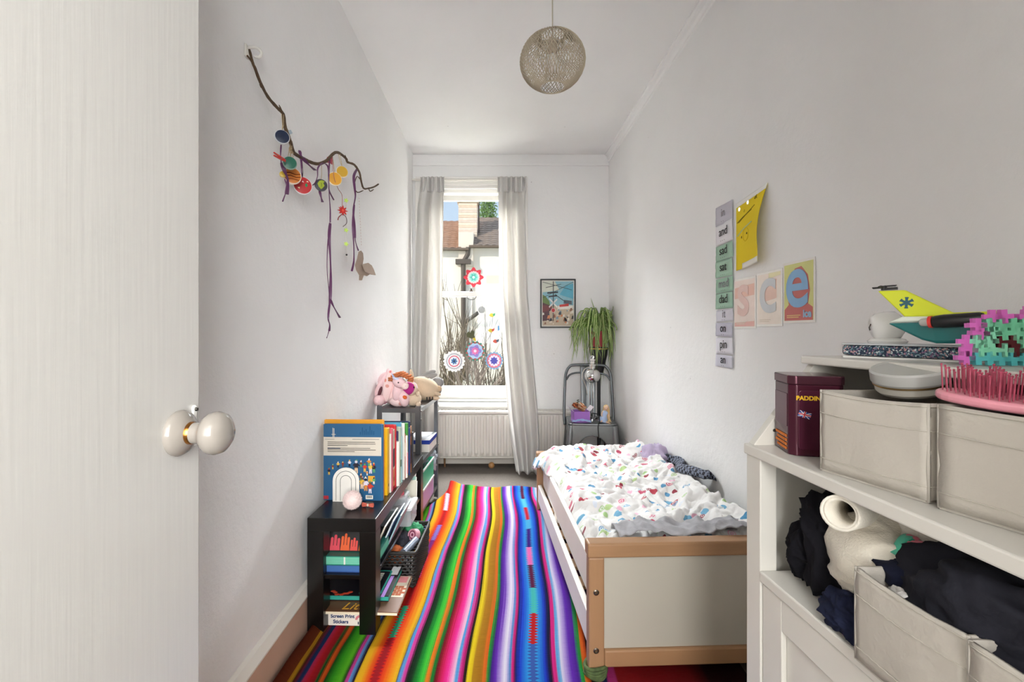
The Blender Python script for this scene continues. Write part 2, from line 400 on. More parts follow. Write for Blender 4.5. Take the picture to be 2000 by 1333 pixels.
GUT = M('#6b5a4c', .6)
box('gutter', GUT, -5.2, xc0+.42, gy-.24, gy-.1, eL-.12, eL-.03, hs, bevel=.02)
box('gutter', GUT, xc1-.1, 4.8, gy-.2, gy-.05, eR-.12, eR-.03, hs, bevel=.02)
# party wall with stepped coping and chimney
pw = MB(); pw.prism([(gy-.1, eL-.65), (gy-.1, at(0, 455, gy).z), (gy+.35, at(0, 455, gy).z), (gy+1.9, at(0, 425, gy+1.5).z), (gy+2.2, eL-.65)], xc1-xc0, basis((xc0+.05, 0, 0), (0, 1, 0), (0, 0, 1)))
pw.build('party_wall', M('#e9d9c7', .9), hs, bevel=.01)
cy0 = gy+.55
ch0 = at(896, 0, cy0).x; ch1 = at(931, 0, cy0).x
chm = box('chimney', M('#e2cdb8', .9, 0, .15, 6), ch0, ch1, cy0, cy0+.7, eL-.3, at(0, 396, cy0).z, hs, bevel=.01)
zt = at(0, 396, cy0).z
for k in range(14):
    zz = zt-.09*(k+1)
    MB().box(ch0-.012, ch1+.012, cy0-.012, cy0+.712, zz, zz+.078).build('brick_course', M(('#e8d4be', '#dcc3aa', '#e6cfc0', '#d8c4b4')[k % 4], .9, 0, .2, 9), chm, bevel=.008)
box('chimney_cap', M('#d9c2ac', .9, 0, .2, 8), ch0-.06, ch1+.06, cy0-.06, cy0+.76, zt, zt+.16, chm, bevel=.01)
MB().lathe([(.0, 0), (.11, 0), (.1, .3), (.12, .34), (.1, .34), (0, .3)], 14, Matrix.Translation(((ch0+ch1)/2, cy0+.35, zt+.16))).build('chimney_pot', M('#b9745a', .9), chm, smooth=40)
box('aerial', M('#5b4a44', .7), ch1+.04, ch1+.09, cy0+.3, cy0+.35, zt-1.0, zt+.45, chm, bevel=0)
dp = MB(); q0 = at(908, 497, gy-.1); q1 = at(905, 512, gy-.1)
dp.tube([(q0.x+.12, gy-.15, eR-.1), (q0.x+.1, gy-.12, q0.z), (q1.x, gy-.12, q1.z), (q1.x, gy-.12, -3.0)], .08, 8)
dp.box(q1.x-.26, q1.x+.26, gy-.25, gy-.02, q1.z-.08, q1.z+.08)
dp.build('drainpipe', M('#5b5048', .7), hs, smooth=40)
a0 = at(908, 630, gy-.1); a1 = at(934, 612, gy-.1); a2 = at(941, 606, gy-.1)
w = MB(); w.tube([(a0.x, gy-.05, a0.z), (a1.x, gy-.3, a1.z)], .07, 8); w.ell((a2.x, gy-.3, a2.z), .12, n=12, m=8)
w.build('wall_lamp', M('#4a4642', .6), hs, smooth=50)
# tree top behind the ridge
tr = thing('distant_tree', 'green tree top rising behind the right-hand roof ridge', 'tree', (at(952, 0, 22).x, 22, -3))
w = MB()
tc0 = at(952, 414, 22)
for k in range(900):
    a = random.uniform(0, 2*PI); t = random.random()
    p = Vector((tc0.x+random.gauss(0, .28)*(1-.5*t), 22+random.gauss(0, .25), tc0.z-.6+1.25*t))
    d = Vector((random.gauss(0, 1), random.gauss(0, 1), random.gauss(.4, 1))).normalized()*.16
    sd = d.cross(Vector((random.random(), random.random(), .3))).normalized()*.035
    w.add([p, p+d*.5+sd, p+d, p+d*.5-sd], [(0, 1, 2, 3)])
lf = w.build('foliage', M('#6c8a54', .8, 0, .3, 3), tr, recalc=False); lf['kind'] = 'stuff'
MB().tube([(tc0.x, 22, -3), (tc0.x, 22, tc0.z-.3), (tc0.x+.03, 22, tc0.z+.3)], [.15, .06, .02], 8).build('trunk', M('#6b5a45', .9), tr)
# bare shrubs in the garden
def shrub(label, px, pyb, Y, n, h, spread, h1, seed, lean=0):
    rnd = random.Random(seed); b = at(px, pyb, Y); base = Vector((b.x, Y, -3.0))
    t = thing('bare_shrub', label, 'shrub', base, group='bare shrubs in the garden')
    w = MB()
    w.tube([base, base+Vector((.05, 0, (b.z+3)*.6)), Vector((b.x, Y, b.z))], [.16, .12, .11], 8)
    w.build('trunk', M(h1, .9, 0, .3, 8), t, smooth=60)
    w = MB()
    def branch(p, d, l, r, lev):
        pts = [p]; q = p.copy(); dd = d.copy()
        for i in range(4):
            dd = (dd+Vector((rnd.gauss(0, .10), rnd.gauss(0, .10), rnd.gauss(.06, .07)))).normalized(); q = q+dd*l/4; pts.append(q.copy())
        w.tube(pts, [r, r*.85, r*.7, r*.55, r*.3], 4, caps=False)
        if lev > 0:
            for k in range(rnd.choice((2, 3))):
                i = rnd.choice((1, 2, 3)); branch(pts[i], (dd+Vector((rnd.gauss(0, .4), rnd.gauss(0, .4), rnd.gauss(.25, .3)))).normalized(), l*.6, r*.55, lev-1)
    for k in range(n):
        d = Vector((rnd.gauss(lean, spread), rnd.gauss(0, spread*.6), 1)).normalized()
        branch(Vector((b.x+rnd.gauss(0, .06), Y, b.z-.15)), d, h*rnd.uniform(.5, 1.1), .019, 2)
    o = w.build('branches', M(h1, .9, 0, .35, 8), t, recalc=False); o['kind'] = 'stuff'
shrub('tall bare shrub with pale twigs at the left of the window view', 884, 800, 9.0, 26, 1.95, .24, '#6e6152', 3, -.10)
shrub('bare shrub with thick grey stems at the centre of the window view', 930, 790, 8.0, 16, 1.15, .40, '#574c44', 5, .1)
shrub('bare shrub with thin twigs near the right-hand curtain', 966, 800, 9.5, 12, 1.6, .25, '#5e5346', 9, .1)
fb = at(0, 742, 10.5).z
fn_ = thing('garden_fence', 'pale boarded garden fence at the foot of the window view', 'fence', (-.6, 10.5, -3))
for k in range(22):
    box('board', M('#d9d3c8', .8, 0, .15, 5), -3.0+k*.22, -2.79+k*.22, 10.5, 10.53, -3.0, fb+random.uniform(-.03, .03), fn_, bevel=.005)
box('rail', M('#cfc8bb', .8), -3.0, 1.84, 10.53, 10.58, fb-.3, fb-.22, fn_)
# ------------------------------------------------------------------ striped rug
def rug_material():
    m, nt, b = newmat('rug_stripes'); L = nt.links
    uv = nd(nt, 'ShaderNodeUVMap'); sep = nd(nt, 'ShaderNodeSeparateXYZ'); L.new(uv.outputs[0], sep.inputs[0])
    def math_(op, a, b_=None, c_=None):
        n = nd(nt, 'ShaderNodeMath', operation=op)
        for i, x in enumerate((a, b_, c_)):
            if x is None: continue
            if isinstance(x, (int, float)): n.inputs[i].default_value = x
            else: L.new(x, n.inputs[i])
        return n.outputs[0]
    U, V = sep.outputs[0], sep.outputs[1]
    cmb = nd(nt, 'ShaderNodeCombineXYZ'); L.new(math_('MULTIPLY', U, 650), cmb.inputs[0]); L.new(math_('MULTIPLY', V, 1.3), cmb.inputs[1])
    thr = nd(nt, 'ShaderNodeTexNoise', i_Scale=1.0, i_Detail=2.0); L.new(cmb.outputs[0], thr.inputs[0])
    u2 = math_('ADD', U, math_('MULTIPLY', math_('SUBTRACT', thr.outputs['Fac'], .5), .030))
    # crop pixel x along the near edge -> colour ; u=(x/2.941-472)/596
    st = [(60, '#160d10'), (125, '#1c0f12'), (135, '#5a1518'), (160, '#5e2412'), (215, '#6b3012'), (222, '#d8a020'), (240, '#1c130c'), (248, '#7c1a20'), (264, '#20305c'), (284, '#263a6a'), (288, '#c8305a'), (318, '#c8202c'), (366, '#a01822'), (372, '#1c6a2a'), (390, '#123a16'), (396, '#e8641c'), (416, '#d8541c'), (422, '#123c14'), (470, '#3fae22'), (515, '#6ad42c'), (538, '#123c14'), (545, '#d84aa0'), (560, '#d84aa0'), (563, '#6aa0d8'), (578, '#5a90cc'), (584, '#1c2040'), (598, '#301c10'),
          (604, '#f0c020'), (632, '#f4b41c'), (662, '#f06a14'), (690, '#d81c14'), (712, '#8c1418'), (735, '#d81c14'), (765, '#f05a14'), (800, '#f49a18'), (832, '#f4c424'), (840, '#3c2a14'), (845, '#5a9ad8'), (862, '#5a9ad8'), (868, '#e44aa8'), (884, '#c83c94'), (892, '#101810'), (925, '#0e3416'), (960, '#1e9a32'), (985, '#4cd43c'), (1000, '#26a836'), (1004, '#f0841c'), (1024, '#e8741c'), (1030, '#1c7c2c'), (1046, '#1c7c2c'),
          (1052, '#4a0c18'), (1075, '#a4142c'), (1100, '#e41c6c'), (1130, '#fc3aa8'), (1150, '#f8a0d0'), (1164, '#fcd0e4'), (1172, '#5aa4e0'), (1188, '#5aa4e0'), (1193, '#e02c94'), (1213, '#b4206c'), (1218, '#140c0c'), (1234, '#2a1c08'), (1240, '#f4dc20'), (1264, '#e4c41c'), (1270, '#b4841c'), (1322, '#a87018'), (1332, '#e8701c'), (1346, '#d8601c'), (1352, '#2a9a3c'), (1368, '#1c6c2a'),
          (1374, '#3c1c7c'), (1405, '#6a2cb4'), (1430, '#b49ce0'), (1455, '#f0ecf8'), (1474, '#c4b4e8'), (1480, '#4a9ad4'), (1490, '#4a8ac4'), (1494, '#e42c8c'), (1508, '#c01c70'), (1514, '#141848'), (1545, '#1c3ccc'), (1580, '#2c8ce4'), (1622, '#3cbcf0'), (1660, '#2c84e0'), (1692, '#1c34c0'), (1712, '#101440'), (1730, '#101028'), (1736, '#e42c90'), (1756, '#d4247c'), (1762, '#5aa8e0'), (1778, '#6ab0e4'), (1786, '#e8e4f8'), (1812, '#b8a0e4'), (1840, '#6a30b8'), (1886, '#4a1c90'), (1892, '#249c40'), (1912, '#1c8434'), (1918, '#f06c1c'), (1940, '#e0581c'), (1946, '#181010'),
          (1985, '#200c10'), (1990, '#9c2c54'), (2015, '#23305c'), (2035, '#23305c'), (2040, '#d83c90'), (2085, '#c43c80'), (2095, '#a01c20'), (2330, '#8c1418'), (2500, '#7a1216'), (2600, '#300a0c'), (2900, '#2a0a0c')]
    def ramp(lo, hi):
        seg = st[lo:hi]; a = (seg[0][0]/2.941-472)/596; z = (seg[-1][0]/2.941-472)/596
        r = nd(nt, 'ShaderNodeValToRGB'); cr = r.color_ramp
        for i, (x, c) in enumerate(seg):
            p = ((x/2.941-472)/596-a)/(z-a)
            e = cr.elements[i] if i < 2 else cr.elements.new(p)
            e.position = p; e.color = lin(c)
        mr = nd(nt, 'ShaderNodeMapRange'); mr.inputs['From Min'].default_value = a; mr.inputs['From Max'].default_value = z
        L.new(u2, mr.inputs['Value']); L.new(mr.outputs[0], r.inputs[0])
        return r.outputs[0], z
    n = 30; col = None; prevz = 0
    for i in range(0, len(st)-1, n-1):
        c_, z = ramp(i, min(i+n, len(st)))
        col = c_ if col is None else mixc(nt, math_('GREATER_THAN', u2, prevz), col, c_)
        prevz = z
    # embroidered saw-edged bars along two stripes
    def bars(u0, vs, wid):
        nonlocal col
        tri = math_('PINGPONG', math_('MULTIPLY', V, 1.0), .008)
        half = math_('ADD', math_('MULTIPLY', tri, wid*110), wid*.3)
        inside = math_('LESS_THAN', math_('ABSOLUTE', math_('SUBTRACT', U, u0)), half)
        r = nd(nt, 'ShaderNodeValToRGB'); cr = r.color_ramp; cr.interpolation = 'CONSTANT'
        for i, (v0, c) in enumerate(vs):
            p = (v0-.9)/2.6; e = cr.elements[i] if i < 2 else cr.elements.new(p); e.position = p; e.color = lin(c) if c else (0, 0, 0, 0)
        mr = nd(nt, 'ShaderNodeMapRange'); mr.inputs['From Min'].default_value = .9; mr.inputs['From Max'].default_value = 3.5
        L.new(V, mr.inputs['Value']); L.new(mr.outputs[0], r.inputs[0])
        col = mixc(nt, math_('MULTIPLY', inside, r.outputs['Alpha']), col, r.outputs[0])
    def vy(py): return F*CH/(py-VY)
    bars((1620/2.941-472)/596, [(.9, '#3c60b0'), (vy(1274), '#c01c24'), (vy(1212), '#48c0b8'), (vy(1156), '#5c1440'), (vy(1112), '#f070b8'), (vy(1077), '#3c1c84'), (vy(1042), '#50b0e0'), (vy(1022), '#c01c30'), (vy(998), '#60c4e4'), (vy(981), '#5c1440'), (3.4, '#5c1440')], .017)
    bars((712/2.941-472)/596, [(.9, '#a01820'), (vy(1256), '#2ca478'), (vy(1196), None), (vy(1140), '#f064b4'), (vy(1096), '#7c2c84'), (vy(1062), '#8c7cd0'), (vy(1034), None), (vy(1006), '#e4d4ec'), (vy(982), None), (3.4, None)], .015)
    wv = nd(nt, 'ShaderNodeTexNoise', i_Scale=1.0, i_Detail=1.0); c2 = nd(nt, 'ShaderNodeCombineXYZ')
    L.new(math_('MULTIPLY', U, 30), c2.inputs[0]); L.new(math_('MULTIPLY', V, 520), c2.inputs[1]); L.new(c2.outputs[0], wv.inputs[0])
    col = mixc(nt, .22, col, wv.outputs['Fac'], 'OVERLAY')
    col = mixc(nt, .16, col, thr.outputs['Fac'], 'OVERLAY')
    col = mixc(nt, 1.0, col, (.58, .56, .56, 1), 'MULTIPLY')
    L.new(col, b.inputs['Base Color']); b.inputs['Roughness'].default_value = .95; b.inputs['Specular IOR Level'].default_value = .1
    bp = nd(nt, 'ShaderNodeBump', i_Strength=.5, i_Distance=.003); L.new(math_('ADD', thr.outputs['Fac'], wv.outputs['Fac']), bp.inputs['Height']); L.new(bp.outputs[0], b.inputs['Normal'])
    return m
def make_rug():
    nu, nv = 120, 150; uvs = []
    def fn(u, v):
        y = 1.05+(3.33-1.05)*v
        t = min(1, max(0, (y-2.45)/.75)); t = t*t*(3-2*t)
        xl = -.70+.31*t; x = xl+(.82-xl)*u
        uvs.append((x, y))
        wob = .010*math.sin(y*3.1+x*2)+.006*math.sin(y*7.3)
        wx = x+.030*(y-1.51)+wob*(1 if abs(x) < .6 else .3)
        z = .010+.007*(1+nz(x*5, y*3))+.004*nz(x*14, y*9, 3)
        z += .035*math.exp(-((x+.70)/.03)**2) if y < 2.4 else 0
        z += .05*math.exp(-((x-.235)/.06)**2-((y-2.80)/.22)**2)
        z += .045*math.exp(-((u)/.06)**2)*t
        z += .010*math.exp(-((y-3.31)/.05)**2)*(1+math.sin(x*17))
        return (max(wx, XL+.024), y+.012*nz(x*3, 8)*v*2, z)
    mb = MB().grid(fn, nu, nv)
    o = mb.build('striped_rug', rug_material(), recalc=False, solid=.006, smooth=180)
    ul = o.data.uv_layers.new(name='UVMap')
    for lp in o.data.loops: ul.data[lp.index].uv = uvs[lp.vertex_index]
    tag(o, 'woven blanket rug in many bright stripes covering the floor', 'rug')
make_rug()

# ------------------------------------------------------------------ bed
WOOD = M('#a37c59', .45, 0, .16, 3.5, .04, 60, stretch=(1.2, 9, 9)); WOODV = M('#a37c59', .45, 0, .16, 3.5, .04, 60, stretch=(9, 9, 1.2))
PANEL = M('#b9b3a5', .35, 0, .02, 5); RAIL = M('#efe8e0', .45, 0, .05, 6, .03, 40)
bed = thing('toddler_bed', 'low beech bed with white end panels and white side rails', 'bed', (.297, 1.5, .014), R(2.3))
BW, BL = .635, 1.37
def bed_end(y0, ht, tag_):
    box('post', WOODV, 0, .052, y0, y0+.04, 0, ht-.048, bed, True, .006)
    box('post', WOODV, BW-.052, BW, y0, y0+.04, 0, ht-.048, bed, True, .006)
    MB().box(-.004, BW+.004, y0-.006, y0+.046, ht-.048, ht).build('top_rail', WOOD, bed, True, bevel=.007, segs=3)
    MB().box(.052, BW-.052, y0, y0+.04, .038, .094).build('bottom_rail', WOOD, bed, True, bevel=.006)
    box('panel', PANEL, .052, BW-.052, y0+.012, y0+.03, .094, ht-.048, bed, True, .001)
bed_end(0, .446, 'f'); bed_end(BL-.04, .392, 'h')
for z in (.285, .095):
    MB().lathe([(0, 0), (.0095, 0), (.0095, .002), (.006, .0035), (.004, .001), (0, .001)], 18, Matrix.Translation((.024, .001, z)) @ Matrix.Rotation(PI/2, 4, 'X')).build('bolt', metal('#6f665c', .3), bed, True, smooth=40)
box('side_rail', RAIL, .004, .026, .04, BL-.04, .09, .195, bed, True, .004)
box('guard_rail', RAIL, .006, .026, .042, .88, .275, .385, bed, True, .005)
box('guard_rail_post', RAIL, .027, .045, .80, .86, .10, .375, bed, True, .004)
box('side_rail', RAIL, BW-.026, BW-.004, .04, BL-.04, .09, .195, bed, True, .004)
for k in range(9):
    box('slat', WOOD, .026, BW-.026, .09+k*.14, .16+k*.14, .165, .18, bed, True, .003)
mt = thing('mattress', 'white mattress lying in the low bed under the duvet', 'mattress', (.297, 1.5, .014), R(2.3))
mt.location = WM[bed.name] @ Vector((.3, .6, .181)); WM[mt.name] = Matrix.Translation(mt.location) @ Euler((0, 0, R(2.3))).to_matrix().to_4x4()
MB().box(-.27, .305, -.545, .715, 0, .15).build('mattress_body', fabric('#eeeae6'), mt, True, bevel=.03, segs=4)
def duvet_mat():
    m, nt, b = newmat('duvet_print'); L = nt.links
    tc = nd(nt, 'ShaderNodeTexCoord'); mp = nd(nt, 'ShaderNodeMapping'); mp.inputs['Scale'].default_value = (1, 1, .2); L.new(tc.outputs['Object'], mp.inputs[0])
    dn = nd(nt, 'ShaderNodeTexNoise', i_Scale=22.0, i_Detail=2.0); L.new(mp.outputs[0], dn.inputs[0])
    ad = nd(nt, 'ShaderNodeVectorMath', operation='MULTIPLY_ADD'); L.new(dn.outputs['Color'], ad.inputs[0]); ad.inputs[1].default_value = (.03, .03, 0); L.new(mp.outputs[0], ad.inputs[2])
    col = lin('#e2e0de')
    for sc, off, cols, rad in ((15, 0, ['#b03a4a', '#e2e0de', '#4a8cb4', '#e2e0de', '#c0506a', '#b4cc90', '#e2e0de', '#d06a88', '#6fa8c8', '#e2e0de'], .25), (19, 3.3, ['#e2e0de', '#8c2a3c', '#e2e0de', '#a4c488', '#e2e0de', '#5a94bc', '#e2e0de', '#e8b4c8', '#e2e0de', '#d8dde8'], .2)):
        m2 = nd(nt, 'ShaderNodeVectorMath', operation='ADD'); L.new(ad.outputs[0], m2.inputs[0]); m2.inputs[1].default_value = (off, off*.7, 0)
        v = nd(nt, 'ShaderNodeTexVoronoi', voronoi_dimensions='2D', i_Scale=float(sc), i_Randomness=.85); L.new(m2.outputs[0], v.inputs['Vector'])
        sp = nd(nt, 'ShaderNodeSeparateColor'); L.new(v.outputs['Color'], sp.inputs[0])
        r = nd(nt, 'ShaderNodeValToRGB'); r.color_ramp.interpolation = 'CONSTANT'
        for i, c in enumerate(cols):
            e = r.color_ramp.elements[i] if i < 2 else r.color_ramp.elements.new(i/len(cols))
            e.position = i/len(cols); e.color = lin(c)
        L.new(sp.outputs[0], r.inputs[0])
        rings = nd(nt, 'ShaderNodeMath', operation='PINGPONG'); L.new(v.outputs['Distance'], rings.inputs[0]); rings.inputs[1].default_value = .055
        g1 = nd(nt, 'ShaderNodeMath', operation='GREATER_THAN'); L.new(rings.outputs[0], g1.inputs[0]); g1.inputs[1].default_value = .022
        g3 = nd(nt, 'ShaderNodeMath', operation='GREATER_THAN'); L.new(sp.outputs[1], g3.inputs[0]); g3.inputs[1].default_value = .45
        g4 = nd(nt, 'ShaderNodeMath', operation='MAXIMUM'); L.new(g1.outputs[0], g4.inputs[0]); L.new(g3.outputs[0], g4.inputs[1])
        l1 = nd(nt, 'ShaderNodeMath', operation='LESS_THAN'); L.new(v.outputs['Distance'], l1.inputs[0]); l1.inputs[1].default_value = rad
        mm = nd(nt, 'ShaderNodeMath', operation='MULTIPLY'); L.new(g4.outputs[0], mm.inputs[0]); L.new(l1.outputs[0], mm.inputs[1])
        m3 = nd(nt, 'ShaderNodeMath', operation='MULTIPLY'); L.new(mm.outputs[0], m3.inputs[0]); m3.inputs[1].default_value = 1.0
        col = mixc(nt, m3.outputs[0], col, r.outputs[0])
    L.new(col, b.inputs['Base Color']); b.inputs['Roughness'].default_value = .9; b.inputs['Sheen Weight'].default_value = .2; b.inputs['Specular IOR Level'].default_value = .2
    bn = nd(nt, 'ShaderNodeTexNoise', i_Scale=60.0, i_Detail=5.0); L.new(tc.outputs['Object'], bn.inputs[0])
    bp = nd(nt, 'ShaderNodeBump', i_Strength=.35, i_Distance=.004); L.new(bn.outputs['Fac'], bp.inputs['Height']); L.new(bp.outputs[0], b.inputs['Normal'])
    return m
def ridged(x, y, z=0): return 1-abs(noise.noise(Vector((x, y, z))))*2
def make_duvet():
    T = WM[bed.name]
    def fn(u, v):
        x = .034+(.622-.034)*u; y = .055+(1.385-.055)*v
        wx = x*1.0+.06*fract(x*3, y*3, 2); wy = y+.06*fract(x*3, y*3, 9)
        z = .374+.028*ridged(wx*5.5, wy*4.2)+.022*ridged(wx*12, wy*7, 4)*.9+.010*ridged(wx*24, wy*17, 7)+.004*ridged(wx*50, wy*40, 3)
        z += .05*max(0, (u-.70)/.30)**1.3*min(1, max(0, (1.15-v)/.6))
        z += .02*math.exp(-((v-.93)/.12)**2)
        e = min(u/.07, 1); z -= .05*(1-e)**2
        e = min(v/.05, 1); z -= .02*(1-e)**2
        if v > .93: z -= .055*((v-.93)/.07)**2
        xx = x
        if v > .72 and u < .2:
            k = (v-.72)/.28*(1-u/.2); k = min(1, k*1.5); xx -= .055*k; z -= .045*k*(1-u/.2)**2
        return T @ Vector((xx, y, z))
    o = MB().grid(fn, 150, 300).build('duvet', duvet_mat(), recalc=False, smooth=180, solid=.012)
    tag(o, 'crumpled white duvet with small red, blue and green motifs on the low bed', 'duvet')
make_duvet()
def sheet(name, mat, fn, nu, nv, label=None, cat=None, parent=None, solid=.004, group=None):
    o = MB().grid(fn, nu, nv).build(name, mat, parent, recalc=False, smooth=180, solid=solid)
    if label: tag(o, label, cat, group)
    return o
Tb = WM[bed.name]
def gfn(u, v):
    x = .12+.49*u; y = .058+.14*v*(.55+.45*math.sin(u*PI*.8+.4))
    return Tb @ Vector((x, y, .425+.016*ridged(x*9, y*10, 5)+.012*ridged(x*22, y*16, 1)+.014*u-.02*(v > .97)+.008*math.sin(u*9)))
sheet('mesh_blanket', M('#adacb0', .9, 0, .4, 30, .5, 500), gfn, 70, 20, 'crumpled grey mesh blanket along the foot of the duvet', 'blanket')
def heap(c, r, seed, amp=.35, sc=2.2, flat=.0, n=40, m=24, fold=0):
    """a crumpled bundle: an ellipsoid pushed in and out along fold lines"""
    mb = MB(); c = Vector(c)
    def f(p):
        q = p*sc+Vector((seed*3.1, seed*1.7, seed*.9))
        q2 = q+Vector((noise.noise(q*.8), noise.noise(q*.8+Vector((5, 1, 2))), noise.noise(q*.8+Vector((2, 7, 4)))))*.7
        r1 = 1-abs(noise.noise(q2*.9)); r2 = 1-abs(noise.noise(q2*1.9+Vector((3, 3, 3))))
        d = 1+amp*.8*noise.noise(q*.7)+amp*.9*(r1*r1-.6)+amp*.35*(r2*r2-.6)
        return max(.4, d)
    mb.ell(c, r, n=n, m=m, fn=f)
    if flat is not None:
        zmin = c.z-r[2]*(1-flat)
        for p in mb.v:
            if p.z < zmin: p.z = zmin
    return mb
tag(heap(at(1282, 892, 2.62)+Vector((0, 0, -.005)), (.085, .11, .07), 2, .4, 1.7, .25).build('crumpled_cloth', fabric('#b9aac6'), smooth=180), 'lilac cloth bundled up on the duvet against the wall', 'cloth')
def pfn(u, v):
    a = at(1302, 908, 2.55).lerp(at(1378, 946, 2.06), u)
    return a+Vector((.045*(v-.5)+.03*math.sin(u*7), .02*math.sin(v*8+u*3), .02+.035*math.sin(v*PI)+.012*nz(u*9, v*4)))
m_pl, nt_, b_ = newmat('plaid'); tc_ = nd(nt_, 'ShaderNodeTexCoord')
ck = nd(nt_, 'ShaderNodeTexChecker', i_Scale=70.0); ck.inputs[1].default_value = lin('#23242e'); ck.inputs[2].default_value = lin('#7b8294'); nt_.links.new(tc_.outputs['Object'], ck.inputs[0]); nt_.links.new(ck.outputs[0], b_.inputs[0]); b_.inputs['Roughness'].default_value = .9
sheet('checked_shirt', m_pl, pfn, 40, 14, 'dark checked shirt squeezed between duvet and wall', 'shirt', solid=.008)

# ------------------------------------------------------------------ black bench and what is on it
BLK = M('#0d0b0a', .28, 0, .15, 30); BLKV = BLK
bench = thing('bench_shelf', 'low black bench with a lower shelf along the left-hand wall', 'bench', (-.585, 1.724, .016), R(-2))
BT = WM[bench.name]; bz = .434
box('top', BLK, -.13, .13, 0, .9, bz-.05, bz, bench, True, .002)
for x in (-.13, .068):
    for y in (0, .838): box('leg', BLKV, x, x+.062, y, y+.062, 0, bz-.05, bench, True, .0015)
box('lower_shelf', BLK, -.124, .124, .012, .888, .200, .216, bench, True, .0015)
BZ = .45
def book(y0, th, xr, wd, z0, ht, hcol, label, page='#e9e2d2', parts=None, group='books standing on the black bench', lean=0, T=None, deco=None):
    """upright book: spine to +x, cover facing the camera"""
    t = thing('book', label, 'book', (0, 0, 0), group=group)
    loc = BT @ Vector((xr-wd/2, y0+th/2, 0)); loc.z = z0
    t.location = loc; t.rotation_euler = (lean, 0, R(-2)); WM[t.name] = Matrix.Translation(loc) @ Euler((lean, 0, R(-2))).to_matrix().to_4x4()
    cv = M(hcol, .35, 0, .06, 14)
    w = MB(); ct = min(.0025, th*.18)
    w.box(-wd/2, wd/2, -th/2, -th/2+ct, 0, ht); w.box(-wd/2, wd/2, th/2-ct, th/2, 0, ht)
    w.tube([(wd/2, 0, 0), (wd/2, 0, ht)], th/2, 10) if th < .02 else w.box(wd/2-ct, wd/2+.001, -th/2, th/2, 0, ht)
    w.build('cover', cv, t, True, bevel=.0006)
    box('pages', paper(page), -wd/2+.004, wd/2-ct-.001, -th/2+ct, th/2-ct, .003, ht-.004, t, True, 0)
    if deco:
        for nm, c, dx0, dx1, z0_, z1_ in deco:      # panels printed on the spine
            box(nm, M(c, .4, 0, .15, 40), wd/2+th/2-.002 if th < .02 else wd/2, wd/2+(th/2 if th < .02 else .001)+.0006, -th/2*dx1, th/2*dx1, z0_*ht, z1_*ht, t, True, 0)
    return t
# the big blue picture book facing the camera
by = .185
blue = book(by, .014, .098, .243, BZ, .315, '#265a82', 'large blue picture book with a cream text band, first on the bench')
def onblue(x0, x1, z0, z1, c, nm='print', d=.0008): return box(nm, paper(c), x0, x1, -.007-d, -.0068, z0, z1, blue, True, 0)
onblue(-.121, .121, .185, .262, '#cfc6b8', 'text_band', .0005)
onblue(-.115, -.075, .2525, .2535, '#2a3a50'); onblue(.0, .112, .2525, .2540, '#2a3a50')
for k, z in enumerate((.240, .233, .226, .215, .208, .201)):
    onblue(-.104, (.095, .097, -.02, .075, .098, .01)[k], z, z+.0022, '#4b4640', 'print_line', .001)
onblue(-.104, -.05, .2135, .2175, '#22304a', 'print_line', .0013)
onblue(-.121, -.100, .004, .018, '#b0303a'); onblue(.056, .086, .006, .022, '#e8e2d6', 'barcode_patch'); 
for k in range(7): onblue(.060+k*.0034, .0615+k*.0034+.0006*(k % 2), .010, .020, '#2a2a2a', 'barcode_bar', .0012)
rnd = random.Random(4)
def figure(x, z, h, cols):                           # a little painted figure: legs, coat, head, hat
    Tq = basis((x, -.0072, z), (1, 0, 0), (0, 0, 1)); a = h*.16; j_ = lambda v: v*rnd.uniform(.8, 1.2)
    for nm, pts, c in (('painted_legs', [(-a*.7, 0), (-a*.2, 0), (0, h*.3), (a*.3, 0), (a*.8, 0), (a*.7, h*.42), (-a*.7, h*.42)], cols[0]),
                       ('painted_coat', [(-a, h*.36), (a, h*.36), (a*j_(.9), h*.55), (j_(a*1.7), h*.5), (j_(a*1.6), h*.6), (a*.6, h*.74), (-a*.6, h*.74), (-j_(a*1.5), h*.62), (-j_(a*1.6), h*.52), (-a*.9, h*.56)], cols[1]),
                       ('painted_head', [(a*.62*math.cos(t_), h*.83+a*.75*math.sin(t_)) for t_ in [i*PI/5 for i in range(10)]], cols[2]),
                       ('painted_hat', [(-a*.7, h*.9), (a*.7, h*.9), (a*rnd.uniform(-.2, .6), h*rnd.uniform(.98, 1.1))], cols[3])):
        MB().prism(pts, .0005, Tq, .0002).build(nm, paper(c), blue, True)
pal = ['#d88a3a', '#c8402c', '#e8ddcc', '#e0b44a', '#2c2a34', '#5fa060', '#7c4a30', '#e8c4a0', '#8c3a34', '#d8d0dc']
for x, z, h in ((-.098, .105, .03), (-.082, .128, .022), (-.060, .135, .026), (-.040, .138, .024), (-.012, .140, .030), (.016, .112, .058), (.036, .138, .028), (.052, .118, .038), (.070, .142, .034), (.076, .112, .046), (.090, .116, .04), (.062, .104, .02), (.040, .048, .052), (.056, .040, .056), (.074, .030, .05), (.090, .068, .03), (.036, .082, .03)):
    figure(x, z, h, rnd.sample(pal, 4))
onblue(.066, .094, .078, .102, '#d8a038', 'painted_banner')
mbp = MB()
for k in range(8): mbp.box(.032+k*.008, .035+k*.008, -.0074, -.0069, .272, .272+(.012, .03, .018, .024, .014, .036, .02, .016)[k])
mbp.build('painted_skyline', paper('#214f74'), blue, True)
mbp = MB(); mbp.box(-.083, -.081, -.0074, -.0069, .262, .300); mbp.box(-.078, -.076, -.0074, -.0069, .262, .298); mbp.box(-.088, -.070, -.0074, -.0069, .272, .274)
mbp.build('painted_mast', paper('#d8cfc0'), blue, True)
